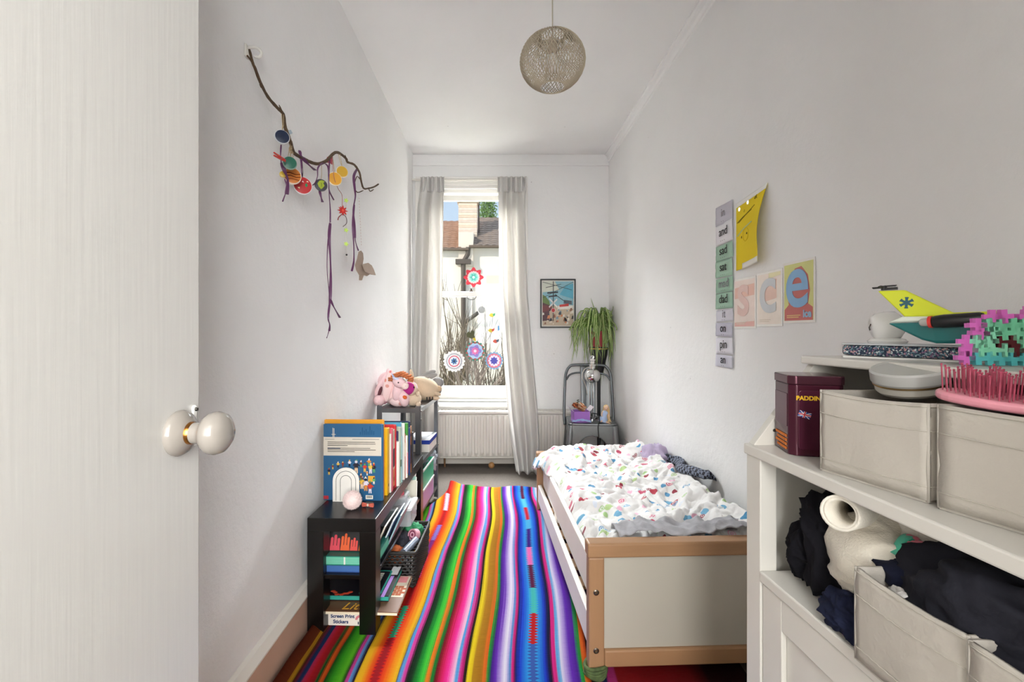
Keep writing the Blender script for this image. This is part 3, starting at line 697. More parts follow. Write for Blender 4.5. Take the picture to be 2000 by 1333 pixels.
# row of other books: (thickness, right offset, width, height, colour, label, deco)
row = [
 (.010, .098, .18, .245, '#c8784a', 'thin salmon book just behind the large blue book', None),
 (.010, .092, .19, .300, '#6a5a3a', 'olive brown book rising behind the large blue book', None),
 (.012, .090, .25, .328, '#e09a26', 'tall orange book standing above its neighbours', None),
 (.030, .106, .17, .292, '#e8b41c', 'thick yellow book with a plain spine', [('spine_mark', '#3a3018', 0, .25, .12, .16)]),
 (.010, .108, .17, .270, '#d8d0c6', 'thin cream book next to the yellow one', None),
 (.012, .110, .17, .296, '#c05a6a', 'rose pink book with a pale top edge', None),
 (.034, .112, .20, .288, '#d9c9ac', 'thick cream book with black brushwork and an orange base on its spine', [('spine_art', '#1c1a18', 0, .85, .38, .68), ('spine_art', '#d8783a', 0, .9, .06, .34), ('spine_art', '#2a2420', 0, .6, .14, .20), ('spine_art', '#c0302c', 0, 1, .0, .055)]),
 (.014, .110, .21, .318, '#c0242c', 'red book squeezed behind the brush-painted spine', None),
 (.018, .118, .16, .232, '#eae6dc', 'short white book with a bare spine', None),
 (.010, .112, .18, .288, '#3c2c5a', 'dark violet book beside the short white one', None),
 (.016, .118, .20, .312, '#a8b8a4', 'grey green book with a faded spine', [('spine_art', '#4a5a44', 0, .7, .30, .42)]),
 (.010, .122, .16, .262, '#9fd0d0', 'pale aqua thin book between grey green and turquoise', None),
 (.020, .116, .24, .340, '#4fa0c0', 'tall turquoise book with a rounded spine', None),
 (.008, .126, .17, .342, '#e4e0d8', 'tall thin white book after the turquoise one', None),
 (.012, .124, .18, .280, '#c06a4a', 'terracotta thin book with a cream spine label', [('spine_art', '#e8d8b8', 0, .6, .5, .8)]),
 (.014, .130, .19, .268, '#ece4dc', 'white book with a pink spine label', [('spine_art', '#e8a0a8', 0, .9, .1, .6)]),
 (.018, .126, .26, .350, '#3c8c34', 'tall book with a leafy green top behind the turquoise one', None),
 (.018, .132, .19, .322, '#24386c', 'navy blue book near the metal shelf post', None),
 (.012, .130, .24, .372, '#1e2c54', 'very tall dark blue book at the back of the row', None),
 (.020, .134, .24, .340, '#c87c2a', 'orange brown book with dark bands beside the metal post', [('spine_art', '#4a2a18', 0, .9, .78, .84), ('spine_art', '#3a2418', 0, .9, .2, .6)]),
 (.014, .136, .2, .30, '#2c2a30', 'black book at the end of the row', None),
]
y = by+.018
for th, xr, wd, ht, c, lab, deco in row:
    ht *= 1-.38*max(0, (y-.22)/.4)
    book(y, th, xr, wd, BZ, ht, c, lab, deco=deco); y += th+.0035
tag(MB().prism([(-.055, 0), (.055, 0)]+arc(0, .085, .055, 0, PI, 16), .004, BT @ basis((-.045, by-.012, bz), (1, 0, 0), (0, 0, 1))).build('arch_bookend', M('#efeae2', .4)), 'white arch bookend with black rainbow lines in front of the blue book', 'bookend')
be = bpy.data.objects['arch_bookend']
bq = BT @ basis((-.045, by-.0165, bz), (1, 0, 0), (0, 0, 1))
for r_ in (.041, .023):
    pts = [bq @ Vector((-r_, .004, 0)), bq @ Vector((-r_, .08, 0))]+[bq @ Vector((x_, y_, 0)) for x_, y_ in arc(0, .085, r_, PI, 0, 14)]+[bq @ Vector((r_, .004, 0))]
    MB().tube(pts, .0009, 5).build('rainbow_line', M('#1c1c1c', .5), be)
# fluffy ball and bow clip
pc = at(688, 980, 1.815); pc.z = BZ+.036
w = MB(); w.ell(pc, .0335, n=20, m=14)
rnd = random.Random(2)
for k in range(6500):
    d = Vector((rnd.gauss(0, 1), rnd.gauss(0, 1), rnd.gauss(0, 1))).normalized(); l = rnd.uniform(.034, .0395)
    if pc.z+d.z*l < BZ+.001: continue
    sd = d.orthogonal().normalized(); sd.rotate(Matrix.Rotation(rnd.uniform(0, 6.28), 3, d)); sd *= .0008
    w.add([pc+d*.030+sd, pc+d*.030-sd, pc+d*l], [(0, 1, 2)])
tag(w.build('pompom', M('#f2dcd8', .95, 0, .10, 50, sheen=.5), recalc=False), 'pale pink fluffy pompom on the front of the black bench', 'pompom')
bp0 = BT @ Vector((.065, .115, bz)); bw = thing('bow_clip', 'small red and cream bow hair clip beside the pompom', 'hair clip', bp0, R(-10))
for s_ in (-1, 1):
    MB().prism([(0, .004), (s_*.012, .001), (s_*.024, 0), (s_*.026, .009), (s_*.024, .018), (s_*.012, .016), (0, .012)], .006, basis((0, 0, .001), (1, 0, 0), (0, 0, 1))).build('bow_loop', M('#c05a48', .8, 0, .5, 120), bw, True, bevel=.002)
MB().ell((0, -.003, .009), (.005, .005, .006)).build('knot', M('#d8c4b0', .8), bw, True, smooth=180)

# things at the foot of the bed
tag(heap((.66, 1.78, .07), (.17, .14, .075), 31, .3, 1.4, .2).build('black_bag', M('#141316', .35, 0, .2, 12), smooth=180), 'shiny black bag pushed under the bed', 'bag')
w = MB(); lw = WM[bed.name] @ Vector((.026, .02, 0))
for k in range(5): w.tube([(lw.x+.033*math.cos(a)*(1+.08*math.sin(3*a+k)), lw.y+.03*math.sin(a), .022+k*.0075+.004*math.sin(2*a+k)) for a in [2*PI*i/24 for i in range(24)]], .0062, 6, closed=True)
tag(w.build('woven_strip', M('#4c5c34', .9, 0, .9, 60), smooth=180), 'green and yellow woven strip wrapped round the near bed leg', 'cloth strip')
# ------------------------------------------------------------------ grey metal shelf behind the bench
GALV = M('#75777a', .35, .85, .25, 9, .05, 40)
ms = thing('metal_shelf', 'narrow grey metal shelving unit behind the black bench', 'shelf', (-.572, 2.66, 0), R(-4)); MT = WM[ms.name]
for x, sx in ((-.128, 1), (.128, -1)):
    for y, sy in ((0, 1), (.52, -1)):
        w = MB(); w.box(min(x, x+.03*sx), max(x, x+.03*sx), min(y, y+.003*sy), max(y, y+.003*sy), .012, .735 if y else .72); w.box(min(x, x+.003*sx), max(x, x+.003*sx), min(y, y+.03*sy), max(y, y+.03*sy), .012, .735 if y else .72)
        w.build('post', GALV, ms, True)
for z in (.70, .385, .10):
    w = MB(); w.box(-.125, .125, .003, .517, z, z+.004); w.box(-.125, .125, .003, .006, z-.02, z); w.box(-.125, .125, .514, .517, z-.02, z); w.box(.122, .125, .006, .514, z-.02, z); w.box(-.125, -.122, .006, .514, z-.02, z)
    w.build('shelf', GALV, ms, True)
for z in (.69, .375, .64):
    MB().lathe([(0, 0), (.005, 0), (.004, .003), (0, .003)], 10, Matrix.Translation((.129, .012, z)) @ Matrix.Rotation(PI/2, 4, 'Y')).build('bolt', metal('#55524e'), ms, True)
    MB().lathe([(0, 0), (.005, 0), (.004, .003), (0, .003)], 10, Matrix.Translation((.129, .508, z)) @ Matrix.Rotation(PI/2, 4, 'Y')).build('bolt', metal('#55524e'), ms, True)
def mloc(x, y, z): return MT @ Vector((x, y, z))
def crate(label, loc, c, wx, dy, h):
    t = thing('storage_crate', label, 'crate', loc, R(-4), group='plastic crates on the metal shelf')
    m_ = plastic(c, .35); th = .004
    box('bottom', m_, -wx/2, wx/2, -dy/2, dy/2, 0, th, t, True, 0)
    for nm, a in (('side', (-wx/2, wx/2, -dy/2, -dy/2+th)), ('side', (-wx/2, wx/2, dy/2-th, dy/2)), ('side', (wx/2-th, wx/2, -dy/2+th, dy/2-th)), ('side', (-wx/2, -wx/2+th, -dy/2+th, dy/2-th))):
        box(nm, m_, a[0], a[1], a[2], a[3], th, h, t, True, .001)
    w = MB()
    for k in range(4): w.box(-wx/2-.002, wx/2+.002, -dy/2-.003, -dy/2, h*(.15+.2*k), h*(.15+.2*k)+.006)
    w.build('rib', m_, t, True)
    w = MB(); w.box(wx/2, wx/2+.006, -dy/2-.004, dy/2+.004, h-.01, h); w.box(-wx/2-.006, wx/2+.006, -dy/2-.008, -dy/2, h-.01, h); w.build('rim', plastic('#e8e8e6', .35), t, True)
    return t
crate('lilac plastic crate at the bottom of the metal shelf', mloc(.045, .20, .104), '#b08fc8', .17, .30, .115)
crate('mint green plastic crate stacked on the lilac one', mloc(.045, .20, .221), '#3fb98c', .17, .30, .115)
tag(heap(mloc(.04, .19, .285), (.05, .09, .045), 5, .4, 2, None).build('tissue_bag', M('#dfe2ea', .3, 0, .1, 10, alpha=.75), smooth=180), 'white plastic bag bulging out of the mint green crate', 'bag')
tag(heap(mloc(.085, .42, .30), (.05, .09, .08), 8, .45, 2.4, None).build('clear_bag', M('#b9c2cc', .15, 0, .3, 14, alpha=.6), smooth=180), 'crumpled clear plastic bag under the middle metal shelf', 'bag')
gb = thing('game_box', 'white box with a blue lid on the middle metal shelf', 'box', mloc(.055, .36, .389), R(-4))
box('box_base', paper('#dcd8d0'), -.07, .07, -.11, .11, 0, .05, gb, True, .001)
box('lid', paper('#2a3f96'), -.072, .072, -.112, .112, .05, .075, gb, True, .001); box('lid_top', paper('#e9ebef'), -.072, .072, -.112, .112, .075, .079, gb, True, .001)
lettering('EXI', .024, basis((.0, -.1125, .028), (1, 0, 0), (0, 0, 1)), paper('#2a2a2a'), gb, True, bold=.0006)
tag(MB().ell(mloc(.04, .33, .389+.095), .0135).build('red_bobble', M('#8c1c28', .7), smooth=180), 'small dark red bobble lying on the blue lidded box', 'bobble')
# ------------------------------------------------------------------ soft toys on the metal shelf
SZ = .705
def toy(name, label, loc, rz=0): return thing(name, label, 'soft toy', loc, rz, group='soft toys on the metal shelf')
def ew(nm, mat, t, c, r, rot=None, n=20, m=14): return MB().ell(c, r, rot, n, m).build(nm, mat, t, True, smooth=180)
PK = M('#f0cdd0', .95, 0, .06, 10, .4, 200); EYE = M('#15120f', .15)
FLORAL, nt_, b_ = newmat('floral_print'); tc_ = nd(nt_, 'ShaderNodeTexCoord')
v_ = nd(nt_, 'ShaderNodeTexVoronoi', i_Scale=22.0); nt_.links.new(tc_.outputs['Object'], v_.inputs['Vector'])
l_ = nd(nt_, 'ShaderNodeMath', operation='LESS_THAN'); l_.inputs[1].default_value = .3; nt_.links.new(v_.outputs['Distance'], l_.inputs[0])
r_ = nd(nt_, 'ShaderNodeValToRGB'); r_.color_ramp.elements[0].color = lin('#d8707c'); r_.color_ramp.elements[1].color = lin('#8c5a8c'); e_ = r_.color_ramp.elements.new(.5); e_.color = lin('#e8a890'); nt_.links.new(v_.outputs['Color'], r_.inputs[0])
nt_.links.new(mixc(nt_, l_.outputs[0], lin('#f0d4d2'), r_.outputs[0]), b_.inputs[0]); b_.inputs['Roughness'].default_value = .9
bz_ = toy('plush_bunny', 'pink floral plush bunny with a long drooping ear against the wall', at(762, 790, 2.80).xy.to_3d()+Vector((0, 0, SZ)))
bz_.location.x = max(bz_.location.x, -.64); WM[bz_.name] = Matrix.Translation(bz_.location)
ew('body', FLORAL, bz_, (0, .03, .07), (.095, .08, .07)); ew('head', PK, bz_, (-.03, .03, .14), (.065, .06, .06))
ew('ear', FLORAL, bz_, (-.015, -.055, .115), (.028, .018, .11), (.15, .22, 0)); ew('ear', PK, bz_, (-.075, .0, .11), (.02, .03, .1), (0, .45, 0))
ew('foot', FLORAL, bz_, (.05, -.07, .03), (.055, .04, .03), (0, 0, -.4)); ew('foot', PK, bz_, (-.065, -.05, .035), (.035, .045, .035)); ew('bow', M('#5a2c34', .8), bz_, (-.06, -.06, .085), (.01, .01, .035), (0, .3, 0)); ew('tail_tuft', PK, bz_, (-.02, -.02, .20), (.012, .012, .022))
un = toy('plush_unicorn', 'pale pink unicorn plush with an orange curly mane', at(775, 790, 2.72).xy.to_3d()+Vector((.01, 0, SZ)))
ew('body', PK, un, (.03, 0, .055), (.035, .045, .055), (0, -.25, 0)); ew('neck', PK, un, (.0, -.015, .095), (.032, .032, .06), (0, .2, 0)); ew('head', PK, un, (.015, -.045, .148), (.042, .034, .030), (0, .45, 0)); ew('muzzle', M('#f4d8d2', .9), un, (.048, -.05, .130), (.022, .026, .022))
ew('eye', EYE, un, (.016, -.078, .152), .0045, None, 10, 8); ew('nostril', M('#b07878', .8), un, (.056, -.074, .132), .002, None, 8, 6)
MB().lathe([(.008, 0), (0, .045)], 10, Matrix.Translation((-.012, -.05, .172)) @ Matrix.Rotation(-.5, 4, 'Y')).build('horn', M('#aab6d8', .5), un, True)
ew('horn_band', M('#c9d0ea', .6), un, (.0, -.062, .172), (.024, .012, .007), (0, .3, 0)); ew('ear', PK, un, (-.02, -.03, .175), (.01, .007, .022), (0, -.4, 0))
w = MB(); rnd = random.Random(3)
for k in range(9):
    p0 = Vector((-.035+.014*k, -.02+rnd.uniform(-.02, .01), .155+.03*math.sin(k*.4)))
    w.tube([p0+Vector((.014*math.cos(a*1.6), .012*math.sin(a*1.6), .003*a)) for a in range(9)], .006, 6)
w.build('mane', M('#c8784a', .9, 0, .25, 40), un, True, smooth=180)
ew('strap', M('#e06a2a', .7), un, (.045, -.035, .062), (.014, .022, .010), (0, .6, 0))
sl = toy('plush_sloth', 'small beige plush with a bright magenta face mask', at(803, 790, 2.76).xy.to_3d()+Vector((.012, 0, SZ)))
BG = M('#d3bda4', .95, 0, .06, 10, .4, 200)
ew('body', BG, sl, (0, 0, .042), (.050, .042, .042)); ew('head', BG, sl, (-.012, -.02, .102), (.045, .04, .042), (0, -.3, 0)); ew('mask', M('#a8247c', .9, 0, .06, 14), sl, (-.020, -.040, .108), (.040, .028, .038), (0, -.3, 0)); ew('paw', BG, sl, (.035, -.035, .075), (.012, .012, .016)); ew('foot', BG, sl, (.036, -.03, .016), (.016, .02, .016)); ew('eye', EYE, sl, (.015, -.055, .118), .005, None, 10, 8)
w = MB(); w.tube(smoothpts([(-.045, -.035, .09), (-.04, -.045, .135), (-.01, -.05, .152), (.025, -.045, .135), (.03, -.04, .11)], 4), .003, 6); w.build('mask_trim', M('#eadbe4', .8), sl, True, smooth=180)
pg = toy('plush_pig', 'large tan round plush lying on its side near the shelf edge', at(832, 780, 3.0).xy.to_3d()+Vector((-.015, -.02, SZ)))
TAN = M('#cbb59a', .95, 0, .05, 10, .4, 200)
ew('body', TAN, pg, (0, 0, .078), (.105, .078, .074), (0, .25, 0), 28, 18); ew('ear', TAN, pg, (-.07, -.02, .165), (.012, .02, .038), (0, -.2, 0)); ew('foot', TAN, pg, (.09, -.03, .05), (.03, .02, .014), (0, .4, 0)); ew('foot', TAN, pg, (.085, -.04, .02), (.026, .018, .014)); ew('tail', M('#c4a888', .9), pg, (.10, 0, .075), (.02, .016, .02))
w = MB(); w.box(-.03, .02, -.012, .012, .146, .151, Matrix.Rotation(.12, 4, 'Y')); w.build('back_slot', M('#4a443c', .9), pg, True, bevel=.002)
w = MB()
for k in range(3): w.box(.03+.018*k, .036+.018*k, -.066, -.05, .012, .03)
w.build('whisker_marks', M('#2c2824', .9), pg, True)
gr = toy('plush_rabbit', 'grey plush rabbit with long ears behind the tan plush', at(850, 780, 3.10).xy.to_3d()+Vector((-.02, .03, SZ)))
GRY = M('#8f8d8c', .95, 0, .06, 10, .4, 200)
ew('body', GRY, gr, (0, 0, .05), (.06, .045, .05)); ew('head', GRY, gr, (.035, -.01, .10), (.04, .036, .036)); ew('ear', GRY, gr, (-.03, 0, .155), (.055, .016, .02), (0, -.45, 0)); ew('ear', GRY, gr, (-.02, -.02, .142), (.055, .014, .02), (0, -.25, 0))

# ------------------------------------------------------------------ under the bench
def bl(x, y, z): p = BT @ Vector((x, y, 0)); p.z = z; return p
def flatbook(name, label, x0, x1, y0, y1, z0, th, c, edge, cat='book', tilt=0, group='books and boxes under the black bench', rz=0):
    t = thing(name, label, cat, bl((x0+x1)/2, (y0+y1)/2, z0), R(-2)+rz, group=group)
    a, b_ = (x1-x0)/2, (y1-y0)/2; e = min(.003, th*.2)
    box('back_cover', M(c, .4, 0, .1, 20), -a, a, -b_, b_, 0, e, t, True, 0); box('pages', M(edge, .6, 0, .12, 60, stretch=(1, 1, 12)), -a+.001, a-.001, -b_+.001, b_-.001, e, th-e, t, True, 0)
    box('front_cover', M(c, .4, 0, .1, 20), -a, a, -b_, b_, th-e, th, t, True, 0)
    return t, a, b_
RZ = .020                                            # rug surface under the stack
sb = thing('sticker_box', 'white sticker box lettered in navy under the bench', 'box', bl(-.015, .10, RZ), R(-2), group='books and boxes under the black bench')
box('box_body', paper('#e6ddd2'), -.12, .12, -.055, .06, 0, .055, sb, True, .001); box('box_top', paper('#23304e'), -.12, .12, -.055, .06, .055, .058, sb, True, .0005)
lettering('Screen Print', .0185, basis((.003, -.0555, .036), (1, 0, 0), (0, 0, 1)), paper('#1f3a66'), sb, True, bold=.0005)
lettering('Stickers', .0185, basis((-.004, -.0555, .015), (1, 0, 0), (0, 0, 1)), paper('#1f3a66'), sb, True, bold=.0005)
w = MB(); w.ring(.018, .009, .0006, 14, basis((.070, -.0556, .024), (1, 0, 0), (0, 0, 1)), .3, PI); w.build('print', paper('#d07a84'), sb, True)
w = MB()
for k in range(4): w.box(.062+.008*k, .066+.008*k, -.0556, -.055, .006, .016)
w.build('print', paper('#23304e'), sb, True)
mg, ma, mb_ = flatbook('magazine', 'pale brown comic magazine with gold lettering sticking out below the bench', -.12, .205, .02, .28, RZ+.0585, .012, '#6a4630', '#e6d8be')
box('cover_picture', paper('#d8ccb8'), .01, ma-.004, -mb_+.1, mb_-.005, .012, .0125, mg, True, 0)
w = MB()
for r_ in range(5):
    for k in range(5): w.box(.03+k*.024+(r_ % 2)*.012, .052+k*.024+(r_ % 2)*.012, -.02+r_*.014, -.008+r_*.014, .0125, .0132)
w.build('brick_print', paper('#a0583c'), mg, True)
box('label_panel', paper('#d8888c'), .09, .15, .075, .12, .0125, .0132, mg, True, 0)
box('pale_edge', paper('#e8dcc4'), -ma, ma, -mb_-.0004, -mb_+.001, 0, .004, mg, True, 0)
lettering('Little', .060, basis((.005, -mb_+.031, .0127), (1, 0, 0), (0, 1, 0)), paper('#d8a23a'), mg, True, shear=.3)
gm, ga, gb_ = flatbook('activity_pack', 'black activity book with a teal edge and screen lying in the stack under the bench', -.12, .155, .085, .30, RZ+.072, .022, '#17151c', '#2f9c8c')
w = MB(); Ts = basis((.055, .0, .0222), (1, 0, 0), (0, 1, 0)); w.prism(rrect(-.04, .05, -.10, .08, .01), .002, Ts); w.build('teal_frame', plastic('#2f9f92'), gm, True)
w = MB(); w.prism(rrect(-.034, .044, -.092, .072, .006), .0006, Ts, .002); w.build('screen', M('#20242a', .3), gm, True)
w = MB()
for i in range(5):
    for j in range(3): w.box(.02+j*.02, .036+j*.02, -.02+i*.016, -.008+i*.016, .0248, .0256)
w.build('keys', paper('#d8dccf'), gm, True)
box('violet_strip', paper('#b48cd8'), .108, .122, -.115, .04, .022, .0226, gm, True, 0); box('label_panel', paper('#d6d6d8'), .098, .132, .05, .118, .022, .0226, gm, True, 0)
w = MB(); rnd = random.Random(8)
for k in range(7): w.ell((-.09+.012*k+rnd.uniform(-.004, .004), -.095+rnd.uniform(-.015, .015), .0222), (.010, .008, .001), n=8, m=4)
w.build('red_print', paper('#c84a30'), gm, True)
# on the lower shelf
ZS = .2325
flatbook('book', 'blue paperback at the bottom of the pile on the lower shelf', -.11, .10, .03, .2, ZS, .028, '#35508c', '#3f6aa8')
tl, ta, tb_ = flatbook('book', 'thick stack-like book with mint page edges on the lower shelf', -.115, .125, .025, .2, ZS+.0285, .036, '#1f6e62', '#58b79a')
for z_ in (.008, .014, .020, .026): box('page_line', paper('#8fd0b8'), -ta+.004, ta-.004, -tb_-.0003, -tb_+.0005, z_, z_+.0022, tl, True, 0)
box('label_panel', paper('#e6e8e0'), -.005, .001, -tb_-.0006, -tb_, .004, .032, tl, True, 0)
cb = thing('comic_book', 'dark comic with red and orange drawings leaning over the mint-edged book', 'book', bl(.01, .06, ZS+.065), R(-2), group='books and boxes under the black bench', rot=(R(-18), 0, R(-2)))
box('cover', M('#1c1818', .4), -.11, .10, 0, .008, 0, .085, cb, True, .001)
def flame(x, h, wd):                                 # a drawn hand: rounded fingers rising from the lower edge
    pts = [(x-wd, .004)]; n = 3; fw_ = 2*wd/n
    for i in range(n):
        cx_ = x-wd+fw_*(i+.5); hh = h*(.85, 1.0, .8)[i]; rr = fw_*.40
        pts += [(cx_-rr, h*.35)]+[(cx_-rr*math.cos(t_), hh-rr+rr*math.sin(t_)) for t_ in [k_*PI/6 for k_ in range(7)]]+[(cx_+rr, h*.35)]
    return pts+[(x+wd, .004)]
for k, (x, h, wd, c) in enumerate(((-.06, .06, .02, '#d8505c'), (-.02, .065, .018, '#e0643c'), (.015, .05, .015, '#d8544c'), (.062, .068, .028, '#e8742c'))):
    w = MB(); w.prism(flame(x, h, wd), .0008, basis((0, -.0001, 0), (1, 0, 0), (0, 0, 1))); w.build('flame_print', paper(c), cb, True)
for k, (c, lab, dx) in enumerate((('#e4dccc', 'thin white-edged album leaning out from the lower shelf', .0), ('#c8d0d4', 'pale grey album leaning beside the white-edged one', .018), ('#8fb0b8', 'thin grey blue album behind the pale grey one', .036))):
    t = thing('album', lab, 'album', bl(.07+dx, .23+.055*k, ZS+.002), R(-2), group='albums leaning under the bench', rot=(0, R(24), R(-2)))
    box('cover', M(c, .4, 0, .08, 20), -.003, .003, -.10, .10, 0, .145, t, True, .001)
    box('cover_art', M(('#2a2024', '#4a6a9c', '#9c6a7c')[k], .4, 0, .9, 35), .003, .0036, -.095, .095, .008, .138, t, True, 0)
# clear tub and black basket
CLR = M('#e4e8ec', .12, 0, .04, 10, alpha=.35, spec=.6)
tb = thing('clear_tub', 'clear plastic tub with a domed lid on the lower shelf', 'tub', bl(.075, .52, ZS), R(-2))
w = MB(); w.prism(rrect(-.08, .085, -.075, .075, .015), .075, Matrix.Identity(4)); w.build('tub_body', CLR, tb, True)
w = MB(); w.prism(rrect(-.085, .09, -.08, .08, .015), .010, Matrix.Translation((0, 0, .075))); w.build('rim', M('#f0f2f4', .2, alpha=.8), tb, True)
w = MB(); w.prism(rrect(-.055, .06, -.055, .055, .03), .05, Matrix.Translation((0, 0, .085))); w.build('domed_lid', CLR, tb, True, bevel=.012)
tag(heap(bl(.075, .52, ZS+.045), (.06, .055, .025), 3, .3, 3, .2).build('craft_bits', M('#7fa8a0', .7, 0, .7, 40), smooth=180), 'teal craft bits inside the clear tub', 'craft bits')
tag(heap(bl(.085, .50, ZS+.135), (.03, .03, .022), 6, .2, 2, None).build('pink_eraser', M('#d8586c', .7), smooth=180), 'pink eraser lying on top of the clear tub', 'eraser')
for k, (c, lab) in enumerate((('#dcd8c8', 'cream folder standing behind the clear tub'), ('#9cc0b4', 'pale green folder standing behind the clear tub'), ('#e8e6e0', 'white folder standing behind the clear tub'))):
    t = thing('folder', lab, 'folder', bl(.085, .63+.03*k, ZS+.004), R(-2), group='folders on the lower shelf', rot=(R(-8), 0, R(-2)))
    box('folder_cover', paper(c), -.10, .06-.01*k, 0, .006, 0, .15+.01*k, t, True, .001); box('folder_pages', paper('#f0eee8'), -.098, .063-.01*k, .006, .010, .003, .145+.01*k, t, True, 0)
bk = thing('wicker_basket', 'black woven basket full of oddments beside the bench', 'basket', bl(.12, .47, RZ), R(-2))
w = MB(); nw = 44; BX, BY, BH = .085, .155, .15
def per(t):
    L_ = 4*(BX+BY); d = t*L_
    for (a, b_) in (((-BX, -BY), (BX, -BY)), ((BX, -BY), (BX, BY)), ((BX, BY), (-BX, BY)), ((-BX, BY), (-BX, -BY))):
        l = math.hypot(b_[0]-a[0], b_[1]-a[1])
        if d <= l: return (a[0]+(b_[0]-a[0])*d/l, a[1]+(b_[1]-a[1])*d/l)
        d -= l
    return (-BX, -BY)
for r_ in range(11):
    pts = []
    for k in range(nw*2):
        x, y = per(k/(nw*2)); s_ = 1+.03*(1 if (k+r_) % 2 else -1); pts.append((x*s_*(1+.08*r_/10), y*s_*(1+.05*r_/10), .006+r_*.014))
    w.tube(pts, .006, 5, closed=True)
w.build('weave', M('#1d1917', .6, 0, .3, 60), bk, True, smooth=180)['kind'] = 'stuff'
box('basket_bottom', M('#1d1917', .7), -BX*.95, BX*.95, -BY*.95, BY*.95, 0, .004, bk, True, 0)
w = MB(); w.tube([(p[0]*1.1, p[1]*1.06, BH+.006) for p in [per(k/40) for k in range(40)]], .007, 6, closed=True); w.build('rim', M('#241f1c', .6), bk, True, smooth=180)
def bkl(x, y, z): return WM[bk.name] @ Vector((x, y, z))
t = thing('tape_roll', 'pink spiral roll lying on top of the black basket', 'roll', bkl(.055, .03, .152), R(-30), group='oddments in the black basket', rot=(R(70), 0, R(-30)))
for k, (ro_, c) in enumerate(((.026, '#d89aa8'), (.019, '#8c3a58'), (.013, '#e0b0bc'), (.007, '#7c2c4c'))):
    MB().ring(ro_, ro_-.006 if k < 3 else .001, .03, 20, Matrix.Identity(4)).build('coil', M(c, .6), t, True, smooth=40)
tag(MB().cyl(bkl(.03, -.12, .135), bkl(.065, -.02, .150), .018, .016, 16).build('glitter_tube', M('#b8c4d8', .15, .6, .3, 60), smooth=40), 'silvery blue tube lying across the black basket', 'tube')
tag(heap(bkl(.0, .02, .12), (.05, .06, .045), 9, .3, 2.5, None).build('patterned_pouch', M('#2a2a34', .8, 0, .9, 60), smooth=180), 'dark patterned pouch in the black basket', 'pouch')
tag(heap(bkl(-.02, -.09, .11), (.045, .05, .04), 12, .3, 2.5, None).build('orange_toy', M('#c86a3a', .7, 0, .3, 30), smooth=180), 'orange crumpled toy at the near end of the black basket', 'toy')
tag(heap(bkl(.02, .12, .13), (.05, .04, .04), 15, .35, 2.5, None).build('green_toy', M('#3f9c6a', .7, 0, .3, 30), smooth=180), 'green crumpled toy at the far end of the black basket', 'toy')
# ------------------------------------------------------------------ radiator, curtains, poster, socket, ball
RADM = M('#dcd7cf', .35, 0, .03, 5)
rx0, rx1, rz0, rz1, ryf = -.50, .62, .085, .478, 3.885
rad = thing('radiator', 'cream panel radiator with vertical flutes under the window', 'radiator', ((rx0+rx1)/2, ryf+.03, 0))
def rfn(u, v):
    x = rx0+.012+(rx1-rx0-.024)*u; z = rz0+.004+(rz1-rz0-.03)*v
    ph = ((x-rx0)/.049) % 1; rg = max(0, min(1, (abs(ph-.5)-.20)/.10)); rg = 1-rg*rg*(3-2*rg)
    ve = min(1, max(0, min(v, 1-v)-.035)/.05)
    return (x, ryf+.006-.016*rg*ve, z)
MB().grid(rfn, 340, 24).build('fluted_panel', RADM, rad, recalc=False, smooth=180, solid=.002)
w = MB(); w.box(rx0, rx1, ryf-.008, ryf+.125, rz1-.022, rz1-.003)
for k in range(38): w.box(rx0+.01+k*.029, rx0+.018+k*.029, ryf+.008, ryf+.116, rz1-.0028, rz1+.0004)
w.build('top_grille', RADM, rad, bevel=.002)
w = MB(); w.box(rx0, rx0+.012, ryf-.006, ryf+.12, rz0, rz1-.0225); w.box(rx1-.012, rx1, ryf-.006, ryf+.12, rz0, rz1-.0225); w.box(rx0+.0125, rx1-.0125, ryf-.004, ryf+.05, rz0-.004, rz0+.006); w.box(rx0+.0125, rx1-.0125, ryf+.05, ryf+.055, rz0, rz1-.0225)
w.build('casing', RADM, rad, bevel=.003)
w = MB(); w.cyl((rx1-.05, ryf+.03, .0), (rx1-.05, ryf+.03, rz0), .008); w.cyl((rx0+.05, ryf+.03, .0), (rx0+.05, ryf+.03, rz0), .008); w.build('pipe', metal('#b08a68', .4), rad, smooth=40)
p = at(960, 905, 3.87)
tag(MB().ell((p.x, 3.87, .026), .026).build('wooden_ball', M('#b0814f', .4, 0, .15, 20), smooth=180), 'small wooden ball on the carpet below the radiator', 'ball')
w = MB(); w.cyl((-.735, YW-.062, 2.455), (.235, YW-.062, 2.455), .009, None, 14)
rod = tag(w.build('curtain_rail', M('#d8d3cb', .4), smooth=40), 'slim white curtain rail across the top of the window', 'curtain rail')
w = MB(); w.ell((.237, YW-.062, 2.455), .012)
w.build('end_knob', M('#e8e4dd', .4), rod, smooth=180)
CURT, nt_, b_ = newmat('curtain_cloth'); L_ = nt_.links
tc_ = nd(nt_, 'ShaderNodeTexCoord'); n1_ = nd(nt_, 'ShaderNodeTexNoise', i_Scale=300.0); L_.new(tc_.outputs['Object'], n1_.inputs[0])
L_.new(mixc(nt_, n1_.outputs['Fac'], lin('#dad8d5'), lin('#e6e4e1')), b_.inputs[0]); b_.inputs['Roughness'].default_value = .65; b_.inputs['Sheen Weight'].default_value = .3
trn_ = nd(nt_, 'ShaderNodeBsdfTranslucent'); trn_.inputs[0].default_value = lin('#e8e4de'); mx_ = nd(nt_, 'ShaderNodeMixShader'); mx_.inputs[0].default_value = .28
